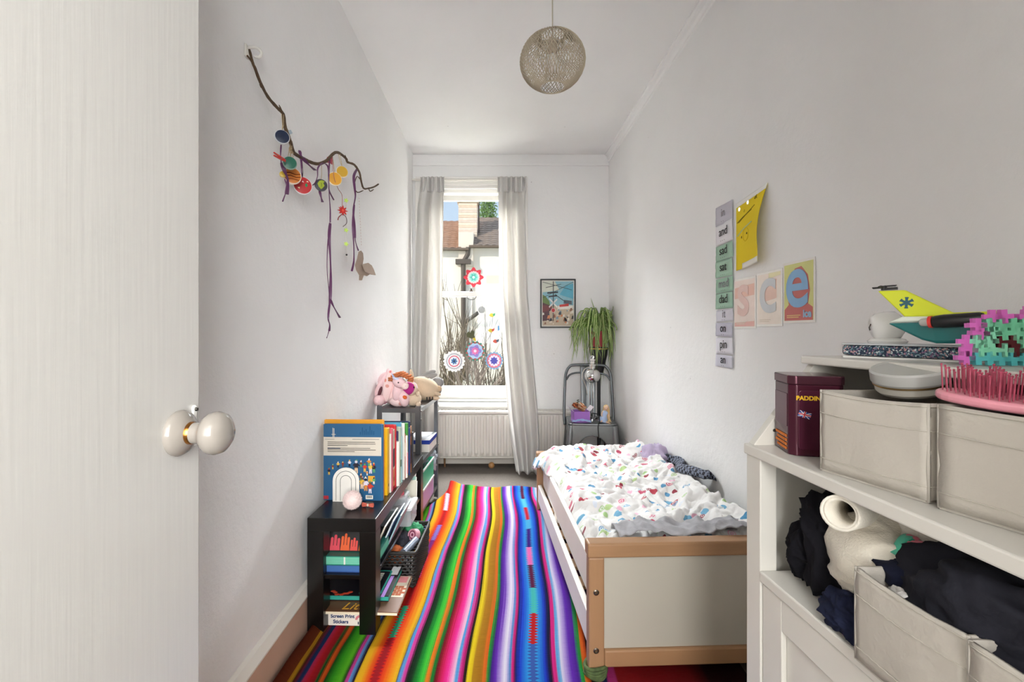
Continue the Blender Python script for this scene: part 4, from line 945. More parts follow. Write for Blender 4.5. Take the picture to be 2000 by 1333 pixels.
L_.new(b_.outputs[0], mx_.inputs[1]); L_.new(trn_.outputs[0], mx_.inputs[2]); L_.new(mx_.outputs[0], nt_.nodes['Material Output'].inputs[0])
def interp(keys, z):
    if z >= keys[0][0]: return keys[0][1:]
    for a, b in zip(keys, keys[1:]):
        if z >= b[0]:
            t = (a[0]-z)/(a[0]-b[0]); t = t*t*(3-2*t) if len(keys) < 4 else t
            return tuple(x+(y-x)*t for x, y in zip(a[1:], b[1:]))
    return keys[-1][1:]
def curtain(label, keys, folds, seed, hd):
    """keys: z, x0, x1, y, fold depth"""
    zt, zb = keys[0][0], keys[-1][0]
    rnd = random.Random(seed); ph = [rnd.uniform(0, 6.28) for _ in range(6)]
    def fn(u, v):
        z = zt+(zb-zt)*v; x0, x1, y, d = interp(keys, z)
        uu = u+.03*math.sin(u*9+ph[0]+v*1.5)
        f = math.sin(2*PI*folds*uu+ph[1]+.9*math.sin(v*2.2+ph[2]))
        f2 = math.sin(2*PI*folds*1.9*uu+ph[3]+v*2)*.18
        top = min(1, v/.06); fs = (1-top)*math.sin(2*PI*folds*2.3*u)*.5+top*(f+f2)
        crease = .012*ridged(u*2.2+seed+v*1.5, v*5, seed)*min(1, v*2)
        xx = x0+(x1-x0)*(u+.02*math.sin(2*PI*folds*uu+1.2)*top)
        xx = min(max(xx, XL+.012), XR)
        return (xx, min(y+d*fs*.7+crease, YW-.005 if False else 9), z)
    t = thing('curtain', label, 'curtain', ((keys[-1][1]+keys[-1][2])/2, keys[-1][3], zb), group='pale window curtains')
    MB().grid(fn, 130, 120).build('curtain_panel', CURT, t, recalc=False, smooth=180, solid=.003)
    # gathered heading tape
    x0, x1, y, d = keys[0][1:]
    def hf(u, v):
        return (max(x0+(x1-x0)*u, XL+.012), y-.012+.014*math.sin(2*PI*folds*2.3*u)+.004*math.sin(u*50), zt+.012-hd*v)
    MB().grid(hf, 120, 8).build('heading', CURT, t, recalc=False, smooth=180, solid=.003)
    return t
def kx(px, Y): return (px-VX)*Y/F
curtain('left pale grey curtain drawn beside the window', [(2.455, kx(822, 3.93), kx(868, 3.93), 3.93, .03), (2.20, kx(812, 3.92), kx(866, 3.92), 3.92, .05), (1.5, kx(806, 3.91), kx(863, 3.91), 3.91, .06), (.8, kx(803, 3.90), kx(857, 3.9), 3.90, .06), (.03, kx(803, 3.87), kx(846, 3.87), 3.87, .05)], 2.4, 4, .13)
curtain('right pale grey curtain hanging to the floor over the radiator', [(2.455, kx(972, 3.93), kx(1028, 3.93), 3.93, .03), (2.2, kx(973, 3.92), kx(1026, 3.92), 3.92, .05), (1.5, kx(975, 3.91), kx(1031, 3.91), 3.91, .06), (1.0, kx(982, 3.88), kx(1040, 3.88), 3.87, .06), (.55, kx(990, 3.80), kx(1050, 3.80), 3.80, .06), (.25, kx(998, 3.74), kx(1054, 3.74), 3.75, .07), (.02, kx(1008, 3.66), kx(1050, 3.66), 3.67, .06)], 2.5, 9, .13)
# framed poster
fx0, fx1, fz0, fz1 = .371, .678, 1.182, 1.607
po = thing('framed_poster', 'black framed street-scene print on the wall right of the window', 'picture', ((fx0+fx1)/2, YW-.011, fz0))
w = MB(); fw = .011; yf = YW-.022
w.box(fx0, fx0+fw, yf, YW, fz0, fz1); w.box(fx1-fw, fx1, yf, YW, fz0, fz1); w.box(fx0+fw, fx1-fw, yf, YW, fz0, fz0+fw); w.box(fx0+fw, fx1-fw, yf, YW, fz1-fw, fz1)
w.build('frame', M('#1c1a19', .4), po, bevel=.001)
def pr(pts, c, d, nm='print'):                       # flat print pieces, x and y from 0 to 1 across the sheet
    X0, X1, Z0, Z1 = fx0+.02, fx1-.02, fz0+.02, fz1-.02
    q = [(X0+(X1-X0)*a-(X0+X1)/2, Z0+(Z1-Z0)*b-Z0) for a, b in pts]
    MB().prism(q, .0004, basis(((X0+X1)/2, yf+.012-d*.0005, Z0), (1, 0, 0), (0, 0, 1))).build(nm, M(c, .5, 0, .12, 30), po)
box('mount', paper('#e9e6de'), fx0+fw, fx1-fw, yf+.013, YW-.002, fz0+fw, fz1-fw, po, bevel=0)
pr([(0, .42), (1, .42), (1, 1), (0, 1)], '#8fc0cc', 1); pr([(0, .75), (.55, .8), (.4, 1), (0, 1)], '#d8dccc', 2); pr([(.55, .7), (1, .6), (1, .95), (.75, .9)], '#5fb0c8', 2)
pr([(0, .42), (.25, .42), (.22, .55), (.1, .66), (0, .70)], '#6f8a4a', 3)
pr([(0, 0), (1, 0), (1, .45), (0, .45)], '#c9b69c', 2); pr([(0, .1), (.22, .12), (.22, .46), (0, .52)], '#5a3038', 4); pr([(0, .3), (.3, .36), (.3, .44), (0, .46)], '#7c3a3c', 5)
pr([(.48, .36), (1, .38), (1, .46), (.5, .44)], '#e8e2d8', 4); pr([(.55, .42), (.85, .44), (.85, .50), (.55, .47)], '#c83a34', 5); pr([(.68, .5), (.95, .47), (.95, .56), (.7, .58)], '#5c6670', 4)
for k in range(44):
    a = random.random(); b = random.uniform(.02, .36); s_ = random.uniform(.015, .055)
    pr([(max(0, a-s_), b), (min(1, a+s_), b+.01), (min(1, a+s_*.7), min(.45, b+s_*1.6)), (max(0, a-s_*.5), min(.45, b+s_*1.4))], random.choice(['#2c2830', '#e4d8c8', '#d88a5c', '#7c98a8', '#8c5a44', '#f0e8dc', '#3c4450']), 6+k % 4)
pr([(.33, .1), (.355, .1), (.36, 1), (.335, 1)], '#2c2c30', 11); pr([(.15, .72), (.5, .74), (.5, .77), (.15, .75)], '#343438', 12); pr([(.18, .64), (.48, .66), (.46, .69), (.2, .67)], '#343438', 12); pr([(.1, .85), (.6, .93), (.6, .94), (.1, .865)], '#343438', 12)
pr([(.0, .62), (1, .98), (1, .99), (.0, .63)], '#343438', 12); pr([(.0, .98), (.95, .80), (.95, .81), (.0, .99)], '#343438', 12); pr([(.4, .7), (.75, .52), (.76, .53), (.41, .71)], '#343438', 12)
pr([(.2, .60), (.46, .40), (.49, .42), (.23, .62)], '#e8e4e0', 13); pr([(.22, .40), (.48, .58), (.46, .61), (.2, .43)], '#e8e4e0', 13)
pr([(.345+.07*math.cos(i*PI/6), .345+.055*math.sin(i*PI/6)) for i in range(12)], '#e8e0da', 14); pr([(.345+.058*math.cos(i*PI/6), .345+.045*math.sin(i*PI/6)) for i in range(12)], '#c8343a', 15)
box('glazing', glassy('picture_glass', (1, 1, 1), .03, .04), fx0+fw, fx1-fw, yf+.003, yf+.0045, fz0+fw, fz1-fw, po, bevel=0)
# socket with plug
sp = atx(1227, 872, XR)
so = thing('wall_socket', 'white wall socket with a black plug by the far corner', 'socket', (XR-.005, sp.y, sp.z-.043))
MB().box(XR-.009, XR, sp.y-.073, sp.y+.073, sp.z-.043, sp.z+.043).build('plate', GLOSSW, so, bevel=.003)
tag(MB().box(XR-.045, XR-.0095, sp.y-.05, sp.y-.005, sp.z-.035, sp.z+.012).build('black_plug', M('#18171a', .4), bevel=.006, segs=3), 'black plug pushed into the white wall socket', 'plug')

# ------------------------------------------------------------------ metal chair
STEEL = M('#868a8c', .38, .75, .35, 7, .1, 50); STEELD = M('#6f7376', .4, .75, .3, 9)
chr_ = thing('metal_chair', 'weathered grey metal cafe chair in the far corner', 'chair', (.735, 3.655, 0), R(-6))
sw = .185
o = MB().prism(rrect(-sw, sw, -.18, .17, .05, 6), .014, Matrix.Translation((0, 0, .438))).build('seat', STEEL, chr_, True, bevel=.005, segs=3)
def apron(y, zl, w_, nm, yaw=0):
    pts = [(-w_, .438), (-w_-.012, .30), (-w_+.035, .20)]+[(.130*math.cos(a), .20+.165*math.sin(a)) for a in [PI-PI*i/14 for i in range(15)]]+[(w_-.035, .20), (w_+.012, .30), (w_, .438)]
    MB().prism(pts, .003, Matrix.Rotation(yaw, 4, 'Z') @ basis((0, y, 0), (1, 0, 0), (0, 0, 1))).build(nm, STEEL, chr_, True, bevel=.0008)
    pp = [Matrix.Rotation(yaw, 4, 'Z') @ Vector((.131*math.cos(a), y-.002, .20+.166*math.sin(a))) for a in [PI-PI*i/20 for i in range(21)]]
    MB().tube(pp, .005, 6).build('arch_lip', STEELD, chr_, True, smooth=180)
apron(-.178, 0, .165, 'apron'); apron(.166, 0, .165, 'apron'); apron(-.180, 0, .15, 'apron', PI/2); apron(-.180, 0, .15, 'apron', -PI/2)
for sx in (-1, 1):
    for sy in (-1, 1):
        top = Vector((sx*.160, -.155 if sy < 0 else .145, .435)); bot = Vector((sx*.205, -.205 if sy < 0 else .20, .016 if False else .002))
        w = MB(); T0 = top; n_ = 8
        w.tube([top, top.lerp(bot, .35), bot], [.030, .024, .014], 8); w.build('leg', STEEL, chr_, True, smooth=50)
bk_pts = [(-.195, .12, .385), (-.200, .15, .46), (-.192, .19, .70), (-.182, .21, .80), (-.150, .222, .855), (-.10, .225, .868), (.10, .225, .868), (.150, .222, .855), (.182, .21, .80), (.192, .19, .70), (.200, .15, .46), (.195, .12, .385)]
MB().tube(smoothpts(bk_pts, 5), .0115, 10).build('back_frame', STEELD, chr_, True, smooth=180)
in_pts = [(-.180, .198, .745), (-.15, .212, .785), (-.08, .222, .803), (.08, .222, .803), (.15, .212, .785), (.180, .198, .745)]
MB().tube(smoothpts(in_pts, 5), .008, 8).build('inner_rail', STEELD, chr_, True, smooth=180)
w = MB()
def spfn(u, v):
    x = (-.055+.11*u)*(1+.15*v); z = .45+.42*v
    return (x, .160+.062*v+.012*math.sin(v*PI)+.004*math.cos((u-.5)*PI*2), z)
MB().grid(spfn, 10, 14).build('back_splat', STEEL, chr_, True, smooth=180, solid=.003)
for x in (-.018, .018):
    MB().tube([(x, .153+.062*v+.012*math.sin(v*PI), .46+.40*v) for v in [i/8 for i in range(9)]], .003, 6).build('splat_rib', STEELD, chr_, True, smooth=180)
w = MB(); w.tube([(-.19, -.18, .13), (.19, .18, .13)], .008, 6); w.tube([(-.19, .18, .145), (.19, -.18, .145)], .008, 6); w.build('cross_brace', STEELD, chr_, True, smooth=180)
CT = WM[chr_.name]; SEAT = .453
def cl(x, y, z): return CT @ Vector((x, y, z))
# chrome ball lamp
lp = thing('ball_lamp', 'chrome desk lamp with a round mirrored ball shade on the chair', 'lamp', cl(.015, .02, SEAT))
CHROME = M('#d8d8d8', .06, 1, .03, 10)
bc = at(1157, 734, lp.location.y-.02); b0 = lp.location
MB().lathe([(0, 0), (.055, 0), (.055, .008), (.02, .014), (0, .014)], 28, Matrix.Translation(b0)).build('base', CHROME, lp, smooth=40)
w = MB()
for dx in (-.012, .012): w.tube([(b0.x+dx, b0.y+.01, b0.z+.01), (b0.x+dx, b0.y+.03, bc.z-.04), (b0.x+dx*.8, b0.y+.05, bc.z+.06), (bc.x+dx*.6, bc.y+.01, bc.z+.15)], .004, 8)
w.build('stem', CHROME, lp, smooth=180)
MB().ell((bc.x, bc.y, bc.z), (.063, .063, .060), n=32, m=20).build('ball_shade', CHROME, lp, smooth=180)
w = MB(); w.lathe([(.022, .05), (.022, .075), (.028, .080), (.028, .090), (.018, .095), (.018, .115), (.024, .12), (.024, .13), (.0, .135)], 22, Matrix.Translation(bc)); w.build('neck', CHROME, lp, smooth=40)
MB().ring(.015, .010, .006, 20, basis((bc.x, bc.y-.0, bc.z+.145), (1, 0, 0), (0, 0, 1))).build('pivot_ring', CHROME, lp, smooth=40)
MB().tube(smoothpts([(bc.x-.02, bc.y, bc.z+.07), (bc.x-.07, bc.y-.03, bc.z+.05), (bc.x-.085, bc.y-.02, bc.z-.01), (bc.x-.05, bc.y+.02, bc.z-.08), (bc.x-.03, bc.y+.05, bc.z-.16)], 5), .0025, 6).build('flex', M('#d8cfc4', .5), lp, smooth=180)
tag(MB().tube(smoothpts([cl(.01, -.06, SEAT+.06), cl(.05, -.10, SEAT+.055), cl(.055, -.15, SEAT+.012), cl(.045, -.187, SEAT+.004), cl(.04, -.196, .42), cl(.05, -.20, .30), cl(.075, -.205, .15), cl(.12, -.21, .012)], 5), .0038, 8).build('power_cable', M('#1a1a1c', .5), smooth=180), 'black cable hanging from the chair seat to the floor', 'cable')
# violet box with flowers, doll, cloth
vb = thing('violet_box', 'open violet cardboard box on the chair seat', 'box', cl(-.085, -.095, SEAT), R(4))
VIO = M('#a06cc0', .6, 0, .05, 12); bx_, by_, bh_ = .062, .05, .085
for a in ((-bx_, bx_, -by_, -by_+.002), (-bx_, bx_, by_-.002, by_), (-bx_, -bx_+.002, -by_, by_), (bx_-.002, bx_, -by_, by_)): box('side', VIO, a[0], a[1], a[2], a[3], 0, bh_, vb, True, 0)
box('bottom', VIO, -bx_, bx_, -by_, by_, 0, .002, vb, True, 0)
for s_ in (-1, 1):
    MB().add([(s_*bx_, -by_, bh_), (s_*bx_, by_, bh_), (s_*(bx_+.03), by_, bh_+.035), (s_*(bx_+.03), -by_, bh_+.035)], [(0, 1, 2, 3)]).build('flap', M('#e8dfea', .6), vb, True, solid=.0015)
rnd = random.Random(6)
for k in range(13):
    p = WM[vb.name] @ Vector((rnd.uniform(-.045, .045), rnd.uniform(-.035, .035), bh_+rnd.uniform(-.01, .05)))
    fc, ft = ('#d88a5a', '#e0b08a', '#c86a3c', '#e8cdb0', '#8c4a30')[k % 5], ('orange', 'peach', 'burnt orange', 'cream', 'brown')[k % 5]
    t = thing('paper_flower', 'small %s paper flower heaped in the violet box' % ft, 'flower', p, group='flowers in the violet box', rot=(rnd.uniform(.2, 1.2), rnd.uniform(-.5, .5), rnd.uniform(0, 3)))
    c = fc
    w = MB()
    for q in range(5): w.ell((.014*math.cos(q*1.257), .014*math.sin(q*1.257), 0), (.012, .012, .004), n=8, m=5)
    w.build('petals', M(c, .8), t, True, smooth=180); MB().ell((0, 0, .003), .005, n=8, m=6).build('flower_centre', M('#5a3020', .8), t, True, smooth=180)
w = MB()
q0 = WM[vb.name] @ Vector((-.02, 0, bh_+.03))
w.tube([q0, q0+Vector((0, 0, .035))], .002, 5); w.tube([q0+Vector((-.012, 0, .03)), q0+Vector((.012, 0, .04))], .003, 5); w.tube([q0+Vector((-.008, 0, .048)), q0+Vector((.010, 0, .052))], .003, 5); w.tube([q0+Vector((0, 0, .035)), q0+Vector((.002, 0, .055))], .002, 5)
tag(w.build('toy_twig', M('#3c4a34', .7)), 'tiny dark twig standing up from the violet box', 'twig')
def bfn(u, v):
    x = -.15+.14*u; y = -.165+.035*v
    p = cl(x, y, SEAT+.006+.010*math.sin(v*PI)+.006*nz(u*8, v*3)+.012*math.sin(u*PI)); return p
sheet('blue_cloth', fabric('#9cb4e0'), bfn, 30, 10, 'pale blue doll cloth lying in front of the violet box', 'cloth')
dl = thing('doll', 'small doll in a pale blue dress with long blond hair on the chair', 'doll', cl(.082, -.11, SEAT), R(0), rot=(0, R(14), 0))
SKIN = M('#e8c4a8', .5)
w = MB(); w.lathe([(0, .005), (.034, .005), (.030, .03), (.020, .055), (.018, .062), (.022, .075), (.020, .085), (.008, .092), (0, .092)], 20, Matrix.Identity(4)); w.build('dress', fabric('#b4c8e8'), dl, True, smooth=60)
w = MB(); w.tube([(0, 0, .085), (0, 0, .098)], .006, 8); w.ell((0, -.002, .115), (.017, .016, .020)); w.tube([(.018, -.002, .083), (.03, -.012, .06), (.034, -.022, .035)], [.006, .005, .004], 7); w.tube([(-.018, -.002, .083), (-.026, -.014, .062), (-.02, -.026, .045)], [.006, .005, .004], 7); w.tube([(.008, -.01, .014), (.03, -.035, .012), (.055, -.05, .008)], [.007, .006, .004], 7); w.tube([(-.008, -.01, .014), (-.02, -.04, .012), (-.03, -.062, .008)], [.007, .006, .004], 7); w.ell((0, -.0185, .113), (.002, .003, .003), n=6, m=5)
w.build('body', SKIN, dl, True, smooth=180)
w = MB(); w.ell((0, .004, .119), (.020, .017, .020)); rnd = random.Random(5)
for k in range(14):
    x = -.016+.036*k/13; w.tube(smoothpts([(x, .012, .122), (x*1.3+.01, .02, .09), (x*1.5+.02+rnd.uniform(-.006, .006), .02, .05), (x*1.6+.03+rnd.uniform(-.008, .008), .012, .012)], 3), .004, 5)
w.build('hair', M('#e0c088', .6, 0, .15, 60), dl, True, smooth=180)
for s_ in (-1, 1): MB().ell((s_*.006, -.0175, .117), (.002, .0015, .0025), n=8, m=6).build('eye', EYE, dl, True, smooth=180)
MB().box(-.004, .004, -.0180, -.0165, .1045, .106).build('mouth', M('#c0606a', .6), dl, True)

# ------------------------------------------------------------------ spider plant in the corner
px_, py_ = .862, 3.925
ps = thing('plant_stand', 'tall black plant stand in the corner behind the chair', 'stand', (px_, py_, 0))
BLM = M('#17161a', .45, 0, .1, 20)
MB().lathe([(0, 0), (.085, 0), (.085, .012), (.02, .022), (.014, .05), (.014, .78), (0, .78)], 24, Matrix.Translation((px_, py_, 0))).build('pole_base', BLM, ps, smooth=40)
MB().lathe([(0, .78), (.03, .785), (.045, .84), (.070, .95), (.078, 1.02), (.072, 1.02), (.06, .96), (0, .94)], 24, Matrix.Translation((px_, py_, 0))).build('cup', BLM, ps, smooth=40)
MB().ring(.080, .076, .01, 24, Matrix.Translation((px_, py_, 1.0))).build('brass_band', metal('#b0884a'), ps, smooth=40)
pl = thing('spider_plant', 'spider plant with long arching striped leaves in a red pot', 'plant', (px_, py_, .955))
MB().lathe([(0, .955), (.045, .955), (.058, 1.13), (.064, 1.135), (.064, 1.155), (.054, 1.155), (.05, 1.14), (0, 1.135)], 24, Matrix.Translation((px_, py_, 0))).build('pot', M('#a83a3e', .5, 0, .08, 12), pl, smooth=40)
MB().lathe([(0, 1.135), (.05, 1.139), (.05, 1.128), (0, 1.128)], 16, Matrix.Translation((px_, py_, 0))).build('soil', M('#3a2c22', .95), pl)
LEAF, nt_, b_ = newmat('striped_leaf'); L_ = nt_.links
at_ = nd(nt_, 'ShaderNodeUVMap'); sp_ = nd(nt_, 'ShaderNodeSeparateXYZ'); L_.new(at_.outputs[0], sp_.inputs[0])
rp_ = nd(nt_, 'ShaderNodeValToRGB'); cr_ = rp_.color_ramp; cr_.elements[0].color = lin('#3f6a22'); cr_.elements[1].color = lin('#3f6a22'); cr_.elements[1].position = 1
for p_, c_ in ((.24, '#5c8a34'), (.32, '#dfe2a8'), (.68, '#e2e6b4'), (.76, '#5c8a34')): e_ = cr_.elements.new(p_); e_.color = lin(c_)
L_.new(sp_.outputs[0], rp_.inputs[0]); n_ = nd(nt_, 'ShaderNodeTexNoise', i_Scale=9.0); L_.new(mixc(nt_, n_.outputs['Fac'], rp_.outputs[0], lin('#6a8a34')), b_.inputs[0]); b_.inputs['Roughness'].default_value = .45
rnd = random.Random(21)
def leaf(pts, wd):
    pts = smoothpts(pts, 4); m = len(pts); vs = []; uv = []
    for i, p in enumerate(pts):
        d = (pts[min(i+1, m-1)]-pts[max(i-1, 0)]).normalized(); sd = d.cross(Vector((.2, -.8, .6))); sd = sd.normalized() if sd.length > .1 else Vector((1, 0, 0)); up_ = sd.cross(d)
        t = i/(m-1); ww = wd*(min(1, .35+t*3) if t < .3 else (1-((t-.3)/.7)**2.2))+.0006
        for k, a in enumerate((-1, 0, 1)):
            q = p+sd*ww/2*a+up_*(-.18*ww*(a == 0))
            q.x = min(q.x, XR-.006); q.y = min(q.y, YW-.008); vs.append(q); uv.append(((a+1)/2, t))
    fs = [(i*3+k, i*3+k+1, (i+1)*3+k+1, (i+1)*3+k) for i in range(m-1) for k in (0, 1)]
    mb = MB().add(vs, fs); o = mb.build('leaf', LEAF, pl, recalc=False, smooth=180)
    ul = o.data.uv_layers.new(name='UVMap')
    for lp_ in o.data.loops: ul.data[lp_.index].uv = uv[lp_.vertex_index]
c0 = Vector((px_, py_, 1.137))
for k in range(104):
    az = rnd.uniform(-PI, PI) if k % 2 else rnd.uniform(-PI*.95, -.05*PI)
    d = Vector((math.cos(az), math.sin(az), 0)); L0 = rnd.uniform(.24, .52); out = rnd.uniform(.08, .25); upz = rnd.uniform(.05, .22)
    if d.y > .2: out *= .35
    if d.x > .4: out *= .55
    s0 = c0+d*rnd.uniform(.005, .03)
    p1 = s0+d*out*.3+Vector((0, 0, upz*.8)); p2 = s0+d*out*.75+Vector((0, 0, upz)); p3 = s0+d*out+Vector((0, 0, upz*.5)); dz = max(.0, L0-out-upz*.6)
    p4 = s0+d*out*1.06+Vector((rnd.uniform(-.015, .015), 0, upz*.3-dz*.6)); p5 = s0+d*out*1.04+Vector((rnd.uniform(-.02, .02), -.01, upz*.3-dz*1.15))
    leaf([s0, p1, p2, p3, p4, p5], rnd.uniform(.012, .019))
leaf([c0, at(1170, 630, py_-.02), at(1162, 608, py_-.04), at(1154, 582, py_-.05)], .016)
leaf([c0, at(1150, 625, py_-.06), at(1128, 660, py_-.12), at(1116, 710, py_-.14)], .016); leaf([c0, at(1200, 605, py_-.06), at(1218, 606, py_-.1), at(1219, 660, py_-.12)], .016)
leaf([c0, at(1150, 630, py_-.06), at(1125, 640, py_-.10), at(1112, 662, py_-.12)], .005)

# ------------------------------------------------------------------ pendant lamp
pd_y = 2.0; pcn = at(1079, 120, pd_y); PR = .141
pn = thing('pendant_lamp', 'round woven white rattan pendant lamp hanging from the ceiling', 'lamp', (pcn.x, pcn.y, pcn.z-PR*.86))
RAT = M('#b5a892', .7, 0, .12, 30)
def psh(th, ph, r=1): return Vector((pcn.x+PR*r*math.sin(th)*math.cos(ph), pcn.y+PR*r*math.sin(th)*math.sin(ph), pcn.z+PR*.86*r*math.cos(th)))
w = MB(); t0, t1 = R(22), R(158); NN = 60
for k in range(NN):
    ph = 2*PI*k/NN
    for tw, r_ in ((.42, 1.0), (-.42, .985)):
        w.tube([psh(t0+(t1-t0)*i/12, ph+tw*math.sin(PI*(i/12-.5)*1.0)+.05*math.sin(k*7.1+i), r_) for i in range(13)], .0017, 4, caps=False)
w.build('woven_shade', RAT, pn, recalc=False)['kind'] = 'stuff'
for th, nm in ((R(22), 'top_ring'), (R(158), 'bottom_ring')):
    w = MB(); w.tube([psh(th, 2*PI*k/28) for k in range(28)], .0028, 6, closed=True); w.build(nm, RAT, pn, smooth=180)
w = MB(); zt_ = pcn.z+PR*.86*math.cos(R(22)); rt_ = PR*math.sin(R(22))
for k in range(22):
    a = 2*PI*k/22; w.tube([(pcn.x+rt_*math.cos(a), pcn.y+rt_*math.sin(a), zt_), (pcn.x+rt_*.9*math.cos(a), pcn.y+rt_*.9*math.sin(a), zt_-.045)], .0018, 4)
w.build('collar_slats', RAT, pn, recalc=False)['kind'] = 'stuff'
MB().tube([(pcn.x+rt_*.9*math.cos(2*PI*k/24), pcn.y+rt_*.9*math.sin(2*PI*k/24), zt_-.045) for k in range(24)], .0022, 6, closed=True).build('collar_ring', RAT, pn, smooth=180)
MB().lathe([(0, 0), (.018, 0), (.021, .012), (.021, .05), (.012, .06), (.006, .075), (0, .075)], 20, Matrix.Translation((pcn.x, pcn.y, pcn.z+.035))).build('lamp_holder', M('#cbb9a4', .5), pn, smooth=40)
MB().ell((pcn.x, pcn.y, pcn.z-.005), (.029, .029, .040)).build('bulb', M('#efece6', .2), pn, smooth=180)
w = MB()
for k in range(3): a = k*2.094+.4; w.tube([(pcn.x+.012*math.cos(a), pcn.y+.012*math.sin(a), pcn.z+.09), (pcn.x+rt_*math.cos(a), pcn.y+rt_*math.sin(a), zt_)], .0014, 5)
w.build('spider_wire', metal('#a8a29a'), pn)
MB().cyl((pcn.x, pcn.y, pcn.z+.10), (pcn.x, pcn.y, H-.03), .0028, None, 8).build('cord', M('#b9b2a0', .6), pn, smooth=40)
MB().lathe([(0, 0), (.02, 0), (.042, .02), (.045, .03), (0, .03)], 24, Matrix.Translation((pcn.x, pcn.y, H-.03))).build('ceiling_rose', M('#ece8e2', .4), pn, smooth=40)
# ------------------------------------------------------------------ white chest on the right
CW = M('#d6d2ca', .32, 0, .03, 5); CWD = M('#cfcbc2', .4, 0, .03, 5)
cst = thing('white_chest', 'white stepped chest with open shelves along the right-hand wall', 'chest', (.50, .926, 0), R(2.5)); QT = WM[cst.name]
LEN, DEP = .93, .415
def q(x, y, z): return QT @ Vector((x, y, z))
box('stile', CW, 0, .033, -.045, 0, 0, .905, cst, True, .002); box('stile', CW, 0, .033, -LEN, -LEN+.045, 0, .905, cst, True, .002)
def sidep(y0, nm):
    MB().prism([(.033, 0), (DEP, 0), (DEP, 1.085), (.128, 1.085), (.004, .926), (.033, .905)], .018, Matrix.Translation((0, y0, 0)) @ basis((0, 0.018, 0), (1, 0, 0), (0, 0, 1))).build(nm, CWD, cst, True, bevel=.001)
sidep(-.018, 'side_panel'); sidep(-LEN, 'side_panel')
box('top_board', CW, .116, DEP, -LEN-.006, .006, 1.085, 1.101, cst, True, .003)
box('middle_shelf', CW, -.004, DEP, -LEN-.004, .004, .905, .926, cst, True, .003)
box('lower_shelf', CW, -.002, DEP, -LEN+.02, -.0455, .672, .693, cst, True, .003)
box('back_panel', CWD, DEP-.006, DEP, -LEN+.018, -.018, .02, 1.085, cst, True, 0)
box('plinth', CWD, .02, .034, -LEN+.045, -.045, 0, .06, cst, True, 0)
dw = (LEN-.09-.004)/2
for k in range(2):
    y1 = -.047-k*(dw+.002); y0 = y1-dw
    d = MB(); d.box(.003, .021, y0, y0+.055, .062, .668); d.box(.003, .021, y1-.055, y1, .062, .668); d.box(.003, .021, y0+.055, y1-.055, .062, .117); d.box(.003, .021, y0+.055, y1-.055, .613, .668)
    dd = d.build('door', CW, cst, True, bevel=.002)
    box('door_panel', CW, .012, .019, y0+.055, y1-.055, .117, .613, dd, True, .002)
for y, z, x in ((-.019, .955, .045), (-.019, 1.055, .165)):
    MB().lathe([(0, 0), (.006 if z > 1 else .003, 0), (.005 if z > 1 else .0025, .002), (0, .002)], 14, Matrix.Translation((x, y, z)) @ Matrix.Rotation(PI/2, 4, 'X')).build('screw_cap', M('#3a3632', .5), cst, True)
# ---- fabric storage boxes
FAB = M('#b6afa5', .7, 0, .04, 9, .12, 160)
def fabox(label, A, B, z0, h, depth, group='white fabric storage boxes'):
    A = Vector((A[0], A[1], 0)); B = Vector((B[0], B[1], 0)); u = (B-A).normalized(); v = Vector((-u.y, u.x, 0)); L_ = (B-A).length
    t = thing('fabric_box', label, 'storage box', (A.x, A.y, z0), math.atan2(u.y, u.x), group=group)     # local x along the front, y towards the back
    th = .004; fl = .004
    def wall(nm, p0, p1, n_in):                      # slightly bowed cloth wall
        p0 = Vector(p0); p1 = Vector(p1); n_in = Vector(n_in)
        def fn(a, b): return p0.lerp(p1, a)+Vector((0, 0, fl+(h-fl)*b+.004*math.sin(a*PI)*b*(-1)))-n_in*(.004*math.sin(a*PI)*math.sin(b*PI)+.0015*nz(a*6, b*5, L_*9))
        return MB().grid(fn, 16, 10).build(nm, FAB, t, True, recalc=False, smooth=180, solid=th)
    f = wall('front', (0, 0, 0), (L_, 0, 0), (0, 1, 0)); wall('back', (0, depth, 0), (L_, depth, 0), (0, -1, 0)); s1 = wall('side', (0, 0, 0), (0, depth, 0), (1, 0, 0)); s2 = wall('side', (L_, 0, 0), (L_, depth, 0), (-1, 0, 0))
    box('bottom', FAB, 0, L_, 0, depth, 0, fl, t, True, 0)
    def seam(z, par, p0, p1, off):
        pts = [Vector(p0).lerp(Vector(p1), k/24)+Vector((0, 0, z-.004*math.sin(k/24*PI)*(z/h)))+Vector(off)*(1+.4*(k % 2)+1.6*math.sin(k/24*PI)*math.sin(z/h*PI)) for k in range(25)]
        MB().tube(pts, .0008, 5).build('seam', M('#bfb8ad', .7), par, True, smooth=180)
    for z in (h-.004, h-.036, .022):
        seam(z, f, (0, 0, 0), (L_, 0, 0), (0, -.0024, 0)); seam(z, s1, (0, 0, 0), (0, depth, 0), (-.0024, 0, 0)); seam(z, s2, (L_, 0, 0), (L_, depth, 0), (.0024, 0, 0))
    for x, y in ((0, 0), (L_, 0), (0, depth), (L_, depth)): MB().tube([(x, y, .002), (x, y, h)], .0024, 6).build('corner_piping', FAB, t, True, smooth=180)
    return t
fabox('white fabric box under the grey round tin, on the middle shelf', (.521, .741), (.559, .598), .9265, .130, .255)
fabox('plain white fabric box below the pink hairbrush, on the middle shelf', (.556, .580), (.640, .315), .9265, .132, .235)
fabox('white fabric box heaped with dark clothes on the lower shelf', (.498, .640), (.505, .494), .6935, .130, .30)
fabox('empty-looking white fabric box at the bottom right corner', (.500, .487), (.516, .24), .6935, .130, .30)
